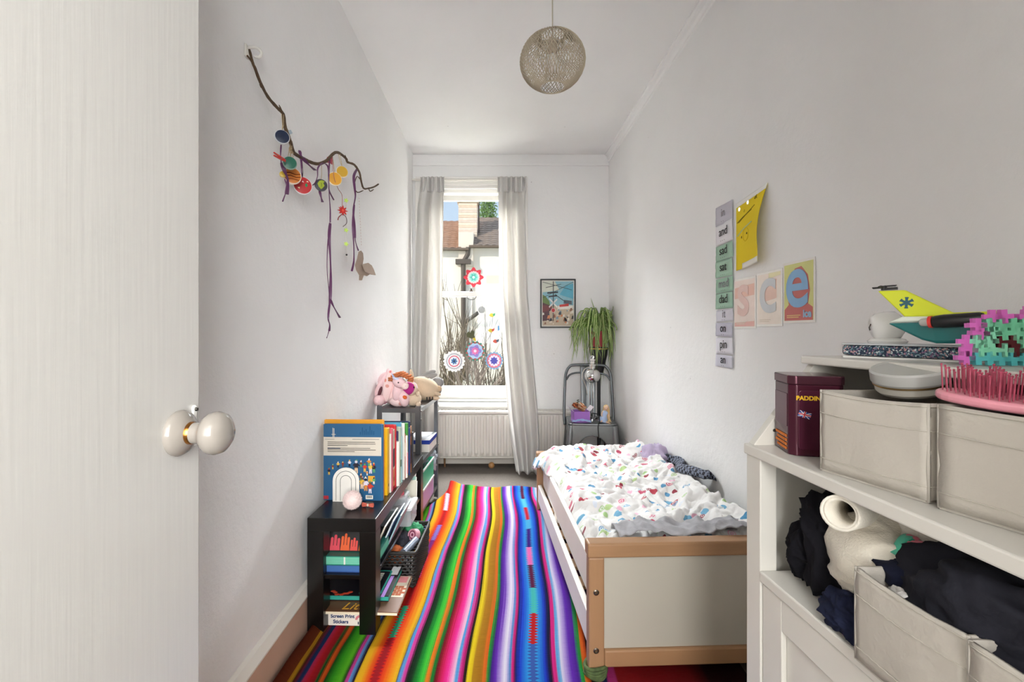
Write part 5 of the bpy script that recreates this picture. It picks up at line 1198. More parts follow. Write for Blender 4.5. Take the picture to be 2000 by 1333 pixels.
# ---- maroon tin
tn = thing('maroon_tin', 'tall maroon square tin with gold lettering on the chest', 'tin', (.580, .862, .9265), R(-14))
MAR = M('#4a1c2c', .18, .35, .08, 8); hw = .044
oct_ = lambda s, c: [(-s+c, -s), (s-c, -s), (s, -s+c), (s, s-c), (s-c, s), (-s+c, s), (-s, s-c), (-s, -s+c)]
MB().prism(oct_(hw, .010), .128, Matrix.Identity(4)).build('tin_body', MAR, tn, True, bevel=.002)
MB().prism(oct_(hw+.0015, .010), .016, Matrix.Translation((0, 0, .128))).build('lid', M('#5c3440', .15, .6, .08, 8), tn, True, bevel=.002)
MB().prism(rrect(-.031, .031, .012, .118, .006), .0015, basis((0, -hw, 0), (1, 0, 0), (0, 0, 1))).build('embossed_panel', M('#552236', .18, .35, .08, 8), tn, True, bevel=.001)
lettering('PADDINGTON', .0105, basis((.0, -hw-.0018, .104), (1, 0, 0), (0, 0, 1)), paper('#e0b02c'), tn, True, bold=.0004)
FT = basis((-.022, -hw-.0017, .075), (1, -.0, -.25), (.2, 0, 1))
def flagp(pts, c, d): MB().prism(pts, .0003, FT, d*.0003).build('flag_print', paper(c), tn, True)
flagp([(-.010, -.005), (.010, -.006), (.011, .005), (-.009, .006)], '#2c3c84', 0)
flagp([(-.010, -.005), (-.008, -.005), (.011, .005), (.009, .005)], '#e8e4e4', 1); flagp([(.010, -.006), (.008, -.006), (-.009, .006), (-.007, .006)], '#e8e4e4', 1)
flagp([(-.0018, -.0055), (.0018, -.0055), (.0018, .0055), (-.0018, .0055)], '#e8e4e4', 2); flagp([(-.0095, -.0017), (.0105, -.0017), (.0105, .0017), (-.0095, .0017)], '#e8e4e4', 2)
flagp([(-.001, -.0055), (.001, -.0055), (.001, .0055), (-.001, .0055)], '#c0303a', 3); flagp([(-.0095, -.001), (.0105, -.001), (.0105, .001), (-.0095, .001)], '#c0303a', 3)
w = MB()
for k in range(4): w.box(-hw-.0016, -hw-.0004, -.028, .026-.008*(k % 2), .030-k*.0075, .0345-k*.0075)
w.build('orange_bands', paper('#d87a34'), tn, True)
MB().prism([(-.03, .05), (.03, .05), (.03, .11), (-.03, .11)], .001, basis((-hw-.0012, 0, 0), (0, 1, 0), (0, 0, 1))).build('side_panel', M('#6a4854', .15, .4), tn, True)
# ---- grey round tin, black pouch, hairbrush
gt = thing('round_tin', 'round grey tin with a lid tilted on top of the fabric box', 'tin', (.628, .700, 1.060), 0, rot=(R(6), R(-12), 0))
MB().lathe([(0, 0), (.039, 0), (.0425, .004), (.0435, .014), (0, .014)], 40, Matrix.Identity(4)).build('tin_base', M('#d6d0c4', .3, .3), gt, True, smooth=22)
MB().ring(.045, .038, .003, 40, Matrix.Translation((0, 0, .014))).build('gold_rim', metal('#c0a070'), gt, True, smooth=22)
MB().lathe([(0, .017), (.0455, .017), (.047, .020), (.047, .034), (.0445, .037), (.041, .0355), (0, .0350)], 40, Matrix.Identity(4)).build('lid', M('#b9b8b4', .4, .2, .05, 9), gt, True, smooth=22)
def pfn2(u, v):
    p = Vector((.628+.18*v, .600-.30*u, 0)); return Vector((p.x+.012*nz(u*4, v*3), p.y, 1.064+.012*math.sin(u*PI)*math.sin(v*PI)+.018*ridged(u*2.5, v*2, 2)*math.sin(v*PI)+.030*math.exp(-((u-.08)/.13)**2)*math.sin(v*PI)))
sheet('black_pouch', fabric('#17161a'), pfn2, 50, 26, 'black soft pouch lying over the second fabric box', 'pouch', solid=.008)
hb = thing('hairbrush', 'pink plastic hairbrush with its bristles up on the chest', 'hairbrush', at(1935, 788, .56)+Vector((.012, 0, -.004)), 0, rot=(R(4), R(4), R(-68)))
PINK = plastic('#e89aa8', .25)
MB().prism([(.062*math.cos(a), .033*math.sin(a)) for a in [2*PI*i/28 for i in range(28)]], .012, Matrix.Translation((0, 0, 0))).build('pad', PINK, hb, True, bevel=.004, segs=3)
MB().prism(rrect(.05, .16, -.012, .012, .008), .014, Matrix.Identity(4)).build('handle', PINK, hb, True, bevel=.004)
w = MB(); rnd = random.Random(1)
for i in range(13):
    for j in range(7):
        x = -.052+.0086*i; y = -.026+.0087*j
        if (x/.056)**2+(y/.029)**2 > 1: continue
        h_ = .030+.004*math.sin(i*2+j); w.tube([(x, y, .012), (x*1.05, y*1.05, .012+h_)], .0009, 5); w.ell((x*1.05, y*1.05, .012+h_), .0015, n=6, m=4)
w.build('bristles', M('#b04a62', .4, 0, .7, 90), hb, True, recalc=False)['kind'] = 'stuff'
# ---- on the top board: paper, glitter case, camera, helicopter, linked plastic pieces
TZ = 1.1015
tag(MB().box(-.10, .10, -.055, .055, 0, .003, Matrix.Translation((.742, .80, TZ)) @ Matrix.Rotation(R(-64), 4, 'Z')).build('paper_sheets', paper('#eceae6')), 'few white paper sheets under the glitter case', 'paper')
GLI, nt_, b_ = newmat('glitter'); L_ = nt_.links; tc_ = nd(nt_, 'ShaderNodeTexCoord'); v_ = nd(nt_, 'ShaderNodeTexVoronoi', i_Scale=420.0); L_.new(tc_.outputs['Object'], v_.inputs['Vector'])
rp_ = nd(nt_, 'ShaderNodeValToRGB'); cr_ = rp_.color_ramp; cr_.interpolation = 'CONSTANT'; cr_.elements[0].color = lin('#3c4a5c'); cr_.elements[1].position = .35; cr_.elements[1].color = lin('#7c98a4')
for p_, c_ in ((.5, '#c8a0a0'), (.6, '#4a6a78'), (.72, '#d8e4e4'), (.82, '#2c344c'), (.92, '#8c6a8c')): e_ = cr_.elements.new(p_); e_.color = lin(c_)
sc_ = nd(nt_, 'ShaderNodeSeparateColor'); L_.new(v_.outputs['Color'], sc_.inputs[0]); L_.new(sc_.outputs[0], rp_.inputs[0]); L_.new(rp_.outputs[0], b_.inputs[0]); b_.inputs['Roughness'].default_value = .25; b_.inputs['Metallic'].default_value = .4
gc = thing('glitter_case', 'flat glittery pencil case lying on the top board of the chest', 'pencil case', (.738, .808, TZ+.0035), R(-64))
MB().prism(rrect(-.105, .10, -.045, .045, .02, 5), .020, Matrix.Identity(4)).build('case_body', GLI, gc, True, bevel=.006, segs=3)
MB().prism(rrect(-.106, .101, -.046, .046, .02, 5), .003, Matrix.Translation((0, 0, .020))).build('case_lid', M('#cfd2d6', .3, .3, .1, 50), gc, True, bevel=.001)
MB().ell((.105, 0, .010), (.012, .012, .007)).build('zip_pull', M('#7c4a44', .5), gc, True, smooth=180)
wc = thing('baby_monitor', 'small white rounded baby camera standing on the glitter case', 'camera', (.732, .866, TZ+.0265), R(-40))
GW = M('#efedea', .18, 0, .02, 8)
MB().lathe([(0, 0), (.028, 0), (.030, .004), (.026, .008), (.012, .011), (0, .011)], 28, Matrix.Identity(4)).build('foot', GW, wc, True, smooth=50)
MB().lathe([(0, -.022), (.018, -.021), (.026, -.014), (.028, 0), (.027, .014), (.020, .022), (0, .0235)], 30, Matrix.Translation((0, 0, .032)) @ Matrix.Rotation(R(-100), 4, 'Y') @ Matrix.Rotation(R(20), 4, 'X')).build('camera_head', GW, wc, True, smooth=50)
MB().tube([(-.024, -.006, .036), (-.0262, -.002, .030), (-.0255, .004, .025)], .0011, 6).build('slit', M('#4a4644', .5), wc, True)
# toy helicopter: tail towards the far wall
def hp(px, py): return at(px, py, .790-(px-1743)*.00052)
HN = (hp(1947, 620)-hp(1743, 620)); HN.z = 0; HN = Vector((-HN.y, HN.x, 0)).normalized()
if HN.x > 0: HN = -HN                                # towards the camera side
hc = thing('toy_helicopter', 'toy helicopter in lime yellow and teal with a tail fin on the chest', 'toy', (hp(1850, 664).x, hp(1850, 664).y, hp(1850, 664).z))
def pxprism(name, pts, t0, t1, mat, bevel=.002):
    P = [hp(*p) for p in pts]; n = len(P); w = MB()
    w.add([p+HN*t0 for p in P]+[p+HN*t1 for p in P], [tuple(range(n)), tuple(range(2*n-1, n-1, -1))]+[(i, (i+1) % n, n+(i+1) % n, n+i) for i in range(n)])
    return w.build(name, mat, hc, bevel=bevel, segs=3)
LIME = plastic('#d6de1c', .3); TEAL = plastic('#1f6c6c', .3)
fin = pxprism('tail_fin', [(1716, 569), (1768, 567), (1800, 582), (1862, 611), (1950, 608), (1960, 618), (1769, 620)], -.005, .005, LIME)
pxprism('white_band', [(1745, 630), (1770, 619), (1960, 617), (1960, 628), (1830, 630)], -.018, .018, M('#e4e8dc', .3))
pxprism('hull', [(1743, 632), (1830, 630), (1960, 628), (1960, 668), (1890, 671), (1838, 671), (1810, 664)], -.024, .024, TEAL, .004)
pxprism('side_window', [(1848, 640), (1890, 638), (1890, 650), (1848, 650)], .0242, .0252, M('#d8c8b8', .3), 0)
pxprism('hull_stripe', [(1848, 652), (1890, 651), (1890, 660), (1848, 661)], .0242, .0252, M('#123c3c', .3), 0); pxprism('hull_stripe', [(1876, 654), (1890, 653), (1890, 657), (1876, 658)], .0252, .0258, LIME, 0)
ec = hp(1773, 592)
w = MB(); eu = (hp(1783, 592)-ec).normalized(); ET2 = basis(ec+HN*.0052, eu, (0, 0, 1))
for k in range(3):
    w.prism([(-.0018, -.0095), (.0018, -.0095), (.0018, .0095), (-.0018, .0095)], .0006, ET2 @ Matrix.Rotation(k*PI/3, 4, 'Z'), .0002*k)
for k in range(6):
    a = PI/2+k*PI/3; w.prism([(.0038*math.cos(a)*0+.0095*math.cos(a+d), .0095*math.sin(a+d)) for d in (-.32, -.2, .2, .32)]+[(.0065*math.cos(a+.22), .0065*math.sin(a+.22)), (.0065*math.cos(a-.22), .0065*math.sin(a-.22))], .0005, ET2)
w.build('star_emblem', M('#1c5a6a', .4), fin)
w = MB(); r0 = hp(1727, 563)
for k in range(4):
    a = k*PI/2+.5; w.box(-.001, .017, -.0025, .0025, -.001, .001, Matrix.Translation(r0+Vector((0, 0, .001*k))) @ Matrix.Rotation(a, 4, 'Z') @ Matrix.Rotation(.3, 4, 'X'))
w.lathe([(0, -.004), (.004, -.004), (.004, .004), (0, .004)], 12, Matrix.Translation(r0)); w.box(-.004, .018, -.003, .003, -.004, .0005, Matrix.Translation(r0) @ Matrix.Rotation(math.atan2(eu.y, eu.x), 4, 'Z'))
w.build('tail_rotor', M('#1c1c1e', .4), hc, bevel=.0006)
q0_ = hp(1812, 631)+HN*.034; q1_ = hp(1935, 624)+HN*.034; qd = (q1_-q0_)  # black marker pen, joined to the helicopter by an added mount
MB().tube([q0_+qd*.22, q0_+qd*.26, q0_+qd*.4, q0_+qd*.95, q1_], [.0085, .0095, .0105, .0105, .009], 20).build('marker_pen', M('#17171a', .3), hc, smooth=50)
MB().tube([q0_+qd*.16, q0_+qd*.22], .0095, 20).build('marker_ring', plastic('#d83a34'), hc, smooth=50)
MB().tube([q0_, q0_+qd*.03, q0_+qd*.16], [.004, .006, .007], 16).build('marker_tip', M('#b8b4b0', .15), hc, smooth=50)
MB().tube([q0_+qd*.6, q0_+qd*.6-HN*.02], .004, 10).build('added_mount', M('#17171a', .3), hc)
# linked plastic pieces
lk = thing('linked_pieces_toy', 'figure built from pink, mint and teal interlocking plastic pieces on the chest', 'toy', (.735, .655, TZ), R(-20))
def plus2():
    a = .0033; pts = [(1, 3), (1, 1), (3, 1), (3, -1), (1, -1), (1, -3), (-1, -3), (-1, -1), (-3, -1), (-3, 1), (-1, 1), (-1, 3)]
    return [(x*a, y*a) for x, y in pts]
pm = MB().prism(plus2(), .0062, Matrix.Translation((0, 0, -.0031)))
pmesh = {}
lay = []
for i in range(11):                                  # body columns
    top = (3, 5, 6, 6, 5, 6, 8, 8, 8, 7, 6)[i]
    for j in range(top): lay.append((i, j))
rnd = random.Random(12)
for (i, j) in lay:
    if (i, j) in ((3, 2), (4, 1), (4, 2), (8, 3)): c = '#5a1c24'
    elif i == 0 or (i == 1 and j > 2) or (j == 5 and i in (2, 3, 5)) or (i in (6, 7) and j > 5): c = '#e070c8'
    elif j == 0: c = '#5cc8cc'
    elif j == 6 and i in (8, 9): c = '#2c3c9c'
    else: c = rnd.choice(['#8fe8c0', '#86dcb4', '#7cd8ac', '#98ecc8'])
    for lyr in range(2):
        if lyr and rnd.random() < .35: continue
        if c not in pmesh: pmesh[c] = None
        T = Matrix.Translation((-.06+i*.0128+.003*(j % 2), -.012+lyr*.0066, .0105+j*.0118)) @ Matrix.Rotation(PI/2, 4, 'X') @ Matrix.Rotation(rnd.uniform(-.12, .12), 4, 'Z')
        if pmesh[c] is None:
            o = MB().prism(plus2(), .0062, Matrix.Translation((0, 0, -.0031))).build('plastic_piece', plastic(c, .35), lk, True); pmesh[c] = o.data
        else:
            o = bpy.data.objects.new('plastic_piece', pmesh[c]); C.objects.link(o); o.parent = lk
        o.matrix_basis = T
# ---- clothes in the chest
def cloth(name, label, c, r, seed, col, amp=.35, sc=1.8, flat=.15, rz=0, cat='clothing'):
    mb = heap((0, 0, 0), r, seed, amp, sc, flat, 80, 52); Rm = Matrix.Rotation(rz, 4, 'Z')
    mb.v = [Vector(c)+(Rm @ p) for p in mb.v]
    return tag(mb.build(name, fabric(col, .12, .3), smooth=180), label, cat, 'clothes on the open shelf of the chest')
cloth('black_jumper', 'black jumper slumped at the back of the open shelf', (.610, .800, .783), (.075, .058, .098), 3, '#17161b', .4, 1.6)
cloth('black_leggings', 'black leggings hanging down beside the cream hoodie', (.575, .832, .748), (.042, .035, .058), 8, '#141318', .35, 1.8)
cloth('cream_hoodie', 'cream hoodie bundled on the open shelf', (.610, .706, .785), (.078, .085, .075), 5, '#d9d1c2', .24, 1.4)
cloth('grey_top', 'pale grey top crammed under the middle shelf', (.66, .655, .845), (.075, .10, .042), 15, '#c9c3b8', .35, 1.7, None)
s0 = at(1640, 1003, .690); s1 = at(1712, 985, .79)
w = MB(); pts = [s0, s0.lerp(s1, .3), s0.lerp(s1, .7), s1+Vector((.03, 0, -.005))]; w.tube(pts, [.024, .025, .026, .03], 22, caps=False)
w.tube([s0+Vector((.0015, 0, 0)), s0.lerp(s1, .6)], [.0205, .019], 22, caps=False)
slv = w.build('sleeve_cuff', fabric('#e2dbce'), smooth=60, recalc=False, solid=.004); tag(slv, 'turned-back cream sleeve cuff poking out above the hoodie', 'sleeve', 'clothes on the open shelf of the chest')
cloth('navy_cardigan', 'navy cardigan sleeve trailing over the shelf edge', (.533, .690, .722), (.034, .052, .030), 11, '#1d2136', .3, 2.2)
cloth('navy_jumper', 'navy jumper folded between the hoodie and the fabric box', (.60, .640, .803), (.06, .075, .045), 13, '#191c2e', .3, 1.6, None)
cloth('dark_coat', 'large charcoal coat spilling out of the lower fabric box', (.600, .530, .818), (.088, .115, .068), 17, '#25252c', .34, 1.7, None)
cloth('charcoal_trousers', 'charcoal trousers heaped behind the coat', (.70, .44, .83), (.10, .12, .06), 23, '#202026', .25, 1.4, None)
cloth('white_socks', 'white socks tucked in the lower fabric box', (.548, .600, .788), (.032, .034, .026), 19, '#e6e2de', .3, 2.4, None)
cloth('white_vest', 'white vest crumpled at the corner of the lower fabric box', (.560, .620, .770), (.045, .022, .03), 29, '#d6d0c6', .3, 2.0, None)
def sfn(u, v):
    a = at(1768, 1062, .66).lerp(at(1880, 1085, .60), u); return a+Vector((.0, .0, .012*math.sin(v*PI)-.012*v-.01*u))+Vector((-.035*(v-.5), -.012*(v-.5), .006*nz(u*5, v*4)))
m_pd, nt_, b_ = newmat('pink_dots'); tc_ = nd(nt_, 'ShaderNodeTexCoord'); v_ = nd(nt_, 'ShaderNodeTexVoronoi', i_Scale=60.0, i_Randomness=.5); nt_.links.new(tc_.outputs['Object'], v_.inputs['Vector'])
l_ = nd(nt_, 'ShaderNodeMath', operation='LESS_THAN'); l_.inputs[1].default_value = .3; nt_.links.new(v_.outputs['Distance'], l_.inputs[0]); nt_.links.new(mixc(nt_, l_.outputs[0], lin('#dc7c8c'), lin('#3fae8c')), b_.inputs[0]); b_.inputs['Roughness'].default_value = .9
sk = sheet('spotted_sock', m_pd, sfn, 24, 12, 'pink sock with green spots and a mint toe on the heap', 'sock', solid=.006); sk['group'] = 'clothes on the open shelf of the chest'
def sfn2(u, v):
    a = at(1762, 1060, .664).lerp(at(1776, 1066, .652), u); return a+Vector((.0, .0, .013*math.sin(v*PI)-.014*v+.001))+Vector((-.040*(v-.5), -.013*(v-.5), 0))
sheet('mint_toe', fabric('#4fb496'), sfn2, 6, 12, parent=sk, solid=.008)

# ------------------------------------------------------------------ paper on the right-hand wall
def wallT(px, py, x=XR): p = atx(px, py, x); return basis(p, (0, -1, 0), (0, 0, 1))
cards = [('in', 399, 437, '#c9c6d0', -.02), ('and', 435, 475, '#e8e6ea', .02), ('sad', 477, 507, '#a9c9b4', .015), ('sat', 508, 541, '#a9c9b4', -.01), ('mad', 543, 571, '#a4c6b0', .01), ('dad', 572, 603, '#a6c8b4', 0), ('it', 605, 628, '#dcdae4', .02), ('on', 631, 658, '#c6c4d2', -.02), ('pin', 660, 692, '#e2e0e8', .02), ('an', 694, 718, '#d2d0dc', -.01)]
kinds = {'in': 'lilac grey', 'and': 'white', 'sad': 'mint green', 'sat': 'mint green', 'mad': 'mint green', 'dad': 'mint green', 'it': 'pale lilac', 'on': 'lilac grey', 'pin': 'white', 'an': 'pale lilac'}
rnd = random.Random(31)
for wd, y0, y1, c, rt in cards:
    T = wallT(1416+rnd.uniform(-1, 1), (y0+y1)/2, XR-.0015); Y_ = T.translation.y; hgt = (y1-y0)*Y_/F; wid = .148
    cd = thing('word_card', '%s card reading %s in the column on the wall' % (kinds[wd], wd), 'card', T.translation, group='word cards in a column on the wall')
    T = T @ Matrix.Rotation(rt, 4, 'Z')
    sd_ = rnd.uniform(0, 9)
    def cfn(u, v): return T @ Vector(((u-.5)*wid, (v-.5)*hgt, .002+.004*abs(nz(u*2+sd_, v*2))+.006*max(0, u-.8)*5*(rnd.random()*.1+.5)*v))
    MB().grid(cfn, 10, 6).build('card_sheet', paper(c), cd, recalc=False, smooth=180, solid=.0006)
    col_ = '#8a868c' if wd in ('in', 'it', 'mad') else '#2c2a2c'
    lettering(wd, .052 if len(wd) > 2 else .05, T @ Matrix.Translation((.0, .006, .0072)), paper(col_), cd)
    w = MB()
    for k in range(len(wd)): w.lathe([(0, 0), (.0018, 0), (.0018, .0004), (0, .0004)], 8, T @ Matrix.Translation((-.016*(len(wd)-1)/2+.016*k-.005, -hgt*.36, .0070)))
    w.build('sound_dots', paper('#6a666a'), cd)
# yellow painting curling off the wall
yp = thing('yellow_painting', 'yellow child painting curling away from the wall above the letter cards', 'painting', atx(1462, 533, XR))
yl, yr, ztop, zbot = 1.868, 1.650, 1.684, 1.392
def ysh(u, v):
    zt = ztop-.016*(1-u); zb = zbot+.004*(1-u)+.012*u
    lift = .003+.030*(max(0, u)**1.6)*math.sin(min(1, (1-v)*1.25)*PI*.62)
    return Vector((XR-lift, yl+(yr-yl)*u+.03*u*u*math.sin((1-v)*PI*.7)*.6, zb+(zt-zb)*v))
def part_sheet(nm, c, u0, u1, v0, v1, off, nu=24, nv=30):
    def fn(u, v): p = ysh(u0+(u1-u0)*u, v0+(v1-v0)*v); return p+Vector((-off, 0, 0))
    return MB().grid(fn, nu, nv).build(nm, paper(c), yp, recalc=False, smooth=180, solid=.0005)
part_sheet('painted_sheet', '#ecd02c', 0, 1, 0, 1, 0)
part_sheet('white_strip', '#f0eeea', -.005, 1.003, .93, 1.0, .0009, 24, 4); part_sheet('white_strip', '#ece9e2', .25, 1.003, -.005, .075, .0009, 20, 4)
def stroke(pts, c, r=.0013):
    P = [ysh(a, b)+Vector((-.0012, 0, 0)) for a, b in pts]; MB().tube(smoothpts(P, 3), r, 5).build('brush_stroke', paper(c), yp)
stroke([(.05, .70), (.25, .735), (.45, .76), (.7, .80)], '#8c7c1c'); stroke([(.1, .69), (.35, .74), (.6, .765)], '#7c701c', .001); stroke([(.06, .50), (.3, .56), (.5, .58), (.66, .59)], '#c8d4a0', .0022)
stroke([(.3, .80), (.32, .83)], '#a8981c'); stroke([(.66, .89), (.70, .92), (.74, .88)], '#8c8020'); stroke([(.68, .88), (.72, .93)], '#8c8020')
stroke([(.22, .44), (.23, .47)], '#4a4020'); stroke([(.44, .46), (.46, .48), (.46, .455)], '#3a3424'); stroke([(.30, .42), (.29, .52), (.40, .56), (.52, .50), (.50, .40), (.38, .37), (.30, .42)], '#e0c020', .0008)
for a, b in ((.12, .885), (.42, .905)):
    MB().lathe([(0, 0), (.008, 0), (.008, .0006), (0, .0006)], 12, basis(ysh(a, b)+Vector((-.0006, 0, 0)), (0, -1, 0), (0, 0, 1))).build('silver_sticker', M('#d8d4c8', .2, .4), yp)
# three letter prints
def print_card(label, px0, px1, pyt, pyb, letter, bg, lc, inner, small, sheen=False):
    xw = XR-.0015; Ya = F*xw/(px0-VX); Yb = F*xw/(px1-VX); Ym = (Ya+Yb)/2; wd = Ya-Yb; zt = CH-(pyt-VY)*Ym/F; zb = CH-(pyb-VY)*Ym/F; h_ = zt-zb
    t = thing('letter_print', label, 'print', (xw, Ym, zb), group='letter prints in a row on the wall')
    T = basis((xw, Ym, (zt+zb)/2), (0, -1, 0), (0, 0, 1)); g = .22 if sheen else .6
    box('card', M('#eeeae4', g), -wd/2, wd/2, -h_/2, h_/2, 0, .0018, t, T=T, bevel=.0005)
    def pr_(pts, c, d, nm='print_area'): MB().prism(pts, .0003, T, .0018+.0003*d).build(nm, M(c, g, 0, .1, 25), t)
    pr_(rrect(-wd/2+.007, wd/2-.007, -h_/2+.008, h_/2-.008, .002), bg, 0)
    for pts, c, d in inner: pr_([(x*wd, y*h_) for x, y in pts], c, d)
    gt_ = text_geo(letter, .25, .0003, bold=.004); T2 = T @ Matrix.Translation((-.006, .030, .0034)); MB().add(gt_[0], gt_[1], T2).build('lettering', M(lc, g, 0, .08, 20), t, recalc=False)
    if small:
        gs = text_geo(small, .034, .0003, bold=.0012); MB().add(gs[0], gs[1], T @ Matrix.Translation((.045, -h_*.36, .0036))).build('lettering', M('#9cc0dc' if not sheen else '#d8d0d4', g), t, recalc=False)
    pr_([(-.36*wd, -.385*h_), (.08*wd, -.385*h_), (.08*wd, -.37*h_), (-.36*wd, -.37*h_)], '#e0c080' if not sheen else '#d8c8b8', 3); pr_([(-.36*wd, -.415*h_), (.02*wd, -.415*h_), (.02*wd, -.40*h_), (-.36*wd, -.40*h_)], '#e0c080' if not sheen else '#d8c8b8', 3)
    return t
hill = [(-.44, -.46), (.44, -.46), (.44, -.26), (.30, -.20), (.36, 0), (.30, .25), (.1, .40), (-.1, .38), (-.28, .2), (-.34, -.05), (-.30, -.2), (-.44, -.28)]
print_card('faded pinkish print of a letter s, leftmost in the row', 1434, 1477, 543, 642, 's', '#ecd9d0', '#e0bcb4', [([(-.44, .1), (.44, .14), (.44, .36), (-.44, .32)], '#e4b4a4', 1), ([(-.44, -.46), (.44, -.46), (.44, -.36), (-.44, -.38)], '#e0a8a0', 1)], None, True)
print_card('faded pale print of a letter c, middle of the row', 1478.5, 1529, 530, 638, 'c', '#ede0d4', '#c9ccd0', [([(-.2, -.05), (.3, 0), (.3, .34), (-.1, .36)], '#e4c0b0', 1), ([(.0, .36), (.44, .40), (.44, .46), (0, .46)], '#e8e0b0', 1)], None, True)
print_card('bright red and yellow print of a blue letter e, rightmost in the row', 1530.5, 1593, 509, 631, 'e', '#d6d68c', '#8ab4da', [(hill, '#c8706a', 1)], 'ice')
# ------------------------------------------------------------------ branch with ornaments on the left-hand wall
BX_ = -.695
def bl_(px, py, x=BX_): return atx(px, py, x)
hk = thing('wall_hook', 'small white hook on the left-hand wall holding the branch tip', 'hook', (XL+.004, bl_(484, 100, XL).y, bl_(484, 110, XL).z))
h0 = bl_(483, 101, XL+.004)
w = MB(); w.box(XL, XL+.006, h0.y-.012, h0.y+.012, h0.z-.018, h0.z+.02); w.build('hook_plate', M('#e2ded6', .3), hk, bevel=.003)
MB().tube(smoothpts([(XL+.006, h0.y, h0.z+.012), (XL+.03, h0.y, h0.z+.012), (XL+.045, h0.y, h0.z-.002), (XL+.04, h0.y, h0.z-.016), (XL+.026, h0.y, h0.z-.014)], 4), .0045, 8).build('hook_arm', M('#e6e2da', .2), hk, smooth=180)
br = thing('wall_branch', 'thin crooked brown branch hung along the left-hand wall', 'branch', bl_(600, 300))
BARK = M('#5a4632', .9, 0, .35, 60, .5, 200)
mainp = [(487, 97), (494, 124), (498, 133), (508, 160), (523, 189), (541, 210), (553, 223), (556, 245), (561, 260), (568, 280), (573, 297), (583, 305), (598, 313), (612, 319), (624, 320), (638, 314), (646, 305), (655, 298), (664, 300), (676, 310), (679, 317), (692, 322), (702, 337), (705, 352), (710, 368), (720, 368), (731, 365), (739, 360)]
P = []
for i, (a, b) in enumerate(mainp): P.append(bl_(a, b, BX_+.012*math.sin(i*.9)))
rs = [.0032+.0022*math.sin(min(1, i/len(mainp))*PI) for i in range(len(mainp))]
pp = smoothpts(P, 3); MB().tube(pp, [.0030+.0026*math.sin(PI*min(.9, i/len(pp)))+.0009*abs(math.sin(i*1.7)) for i in range(len(pp))], 8).build('stem', BARK, br, smooth=180)
for tw in ([(483, 109), (490, 118), (497, 132)], [(508, 165), (511, 172)], [(546, 212), (547, 218)], [(553, 223), (545, 205)], [(676, 310), (674, 303)], [(655, 298), (652, 303)], [(697, 345), (694, 352), (692, 365), (698, 376), (710, 372)], [(705, 352), (698, 344)], [(583, 305), (575, 300)], [(720, 368), (723, 374), (730, 370)]):
    MB().tube(smoothpts([bl_(a, b, BX_+.004) for a, b in tw], 3), [.0026]*(3*(len(tw)-1))+[.0012], 6).build('twig', BARK, br, smooth=180)
def facing(p): return Vector((.52, -.85, .05))
STR = M('#b9a27c', .8)
def ornament(name, label, px, py, rpx, face, rim, x=-.672, marks=(), hang=None, cord='#b9a27c', thick=.010):
    p = bl_(px, py, x); s_ = F/p.y; r = rpx/s_
    t = thing(name, label, 'ornament', p-Vector((0, 0, r)), group='round ornaments hanging on the branch')
    T = frame_z(facing(p)).to_4x4(); T.translation = p
    MB().lathe([(0, -thick*.5), (r*.86, -thick*.5), (r, -thick*.2), (r, thick*.2), (r*.93, thick*.42), (0, thick*.5)], 32, T).build('rim_body', M(rim, .35), t, smooth=50)
    MB().lathe([(0, thick*.46), (r*.91, thick*.40), (r*.90, thick*.50), (r*.5, thick*.62), (0, thick*.66)], 32, T).build('face', face, t, smooth=60)
    for pts, c in marks: MB().prism([(a*r, b*r) for a, b in pts], thick*.06, T, thick*.62).build('painted_mark', paper(c), t)
    if hang:
        for hh in hang:
            e = bl_(hh[0], hh[1]); MB().tube([p+Vector((0, 0, r*.96)), p.lerp(e, .5)+Vector((.002, 0, 0)), e], .0011, 5).build('loop', M(cord, .8), t)
    return t
ornament('disc_ornament', 'navy blue painted disc, highest on the branch', 551, 268, 14, M('#1d2740', .3, 0, .4, 60), '#cfd2d6', hang=[(550, 222), (554, 224)])
ornament('disc_ornament', 'orange disc with dark brown wavy stripes', 571, 344, 16.5, M('#c8762c', .35, 0, .15, 20), '#e8d8c4', x=-.684, marks=[([(-.85, .25), (-.3, .35), (.3, .2), (.85, .3), (.85, .22), (.3, .1), (-.3, .25), (-.85, .15)], '#6a2c14'), ([(-.9, -.1), (-.2, .02), (.4, -.15), (.9, -.05), (.9, -.12), (.4, -.24), (-.2, -.08), (-.9, -.2)], '#6a2c14'), ([(-.7, -.42), (0, -.36), (.7, -.45), (.7, -.52), (0, -.45), (-.7, -.5)], '#7c3418')], hang=[(566, 282), (572, 296)])
ornament('disc_ornament', 'small dark green disc clipped by the red peg', 566, 319, 13, M('#1f5a48', .35, 0, .3, 40), '#8fa898', x=-.655, hang=[(567, 280)])
ornament('disc_ornament', 'red disc with green and cream specks, lowest of the left cluster', 591, 363, 18, M('#b0282c', .35, 0, .2, 30), '#d8d4d4', x=-.68, marks=[([(.2, .1), (.4, .3), (.5, .0), (.3, -.2)], '#2f7c54'), ([(-.55, -.3), (-.3, -.25), (-.35, -.45)], '#e8d8b0'), ([(-.1, .35), (.1, .3), (.0, .5)], '#e8d8d8'), ([(.45, .55), (.6, .4), (.35, .42)], '#e0d0b8')], hang=[(586, 308), (590, 312)], cord='#3a2c34')
ornament('disc_ornament', 'dark disc with a lime green leaf shape', 627, 362, 12, M('#3a3840', .35, 0, .2, 30), '#55525c', marks=[([(-.6, .1), (-.3, .6), (.1, .75), (.55, .6), (.3, .3), (.5, -.1), (.15, -.6), (-.05, -.75), (-.4, -.4)], '#9aa83a'), ([(-.05, .3), (.05, .3), (.1, -.3), (.0, -.3)], '#4a5420')], hang=[(628, 320)])
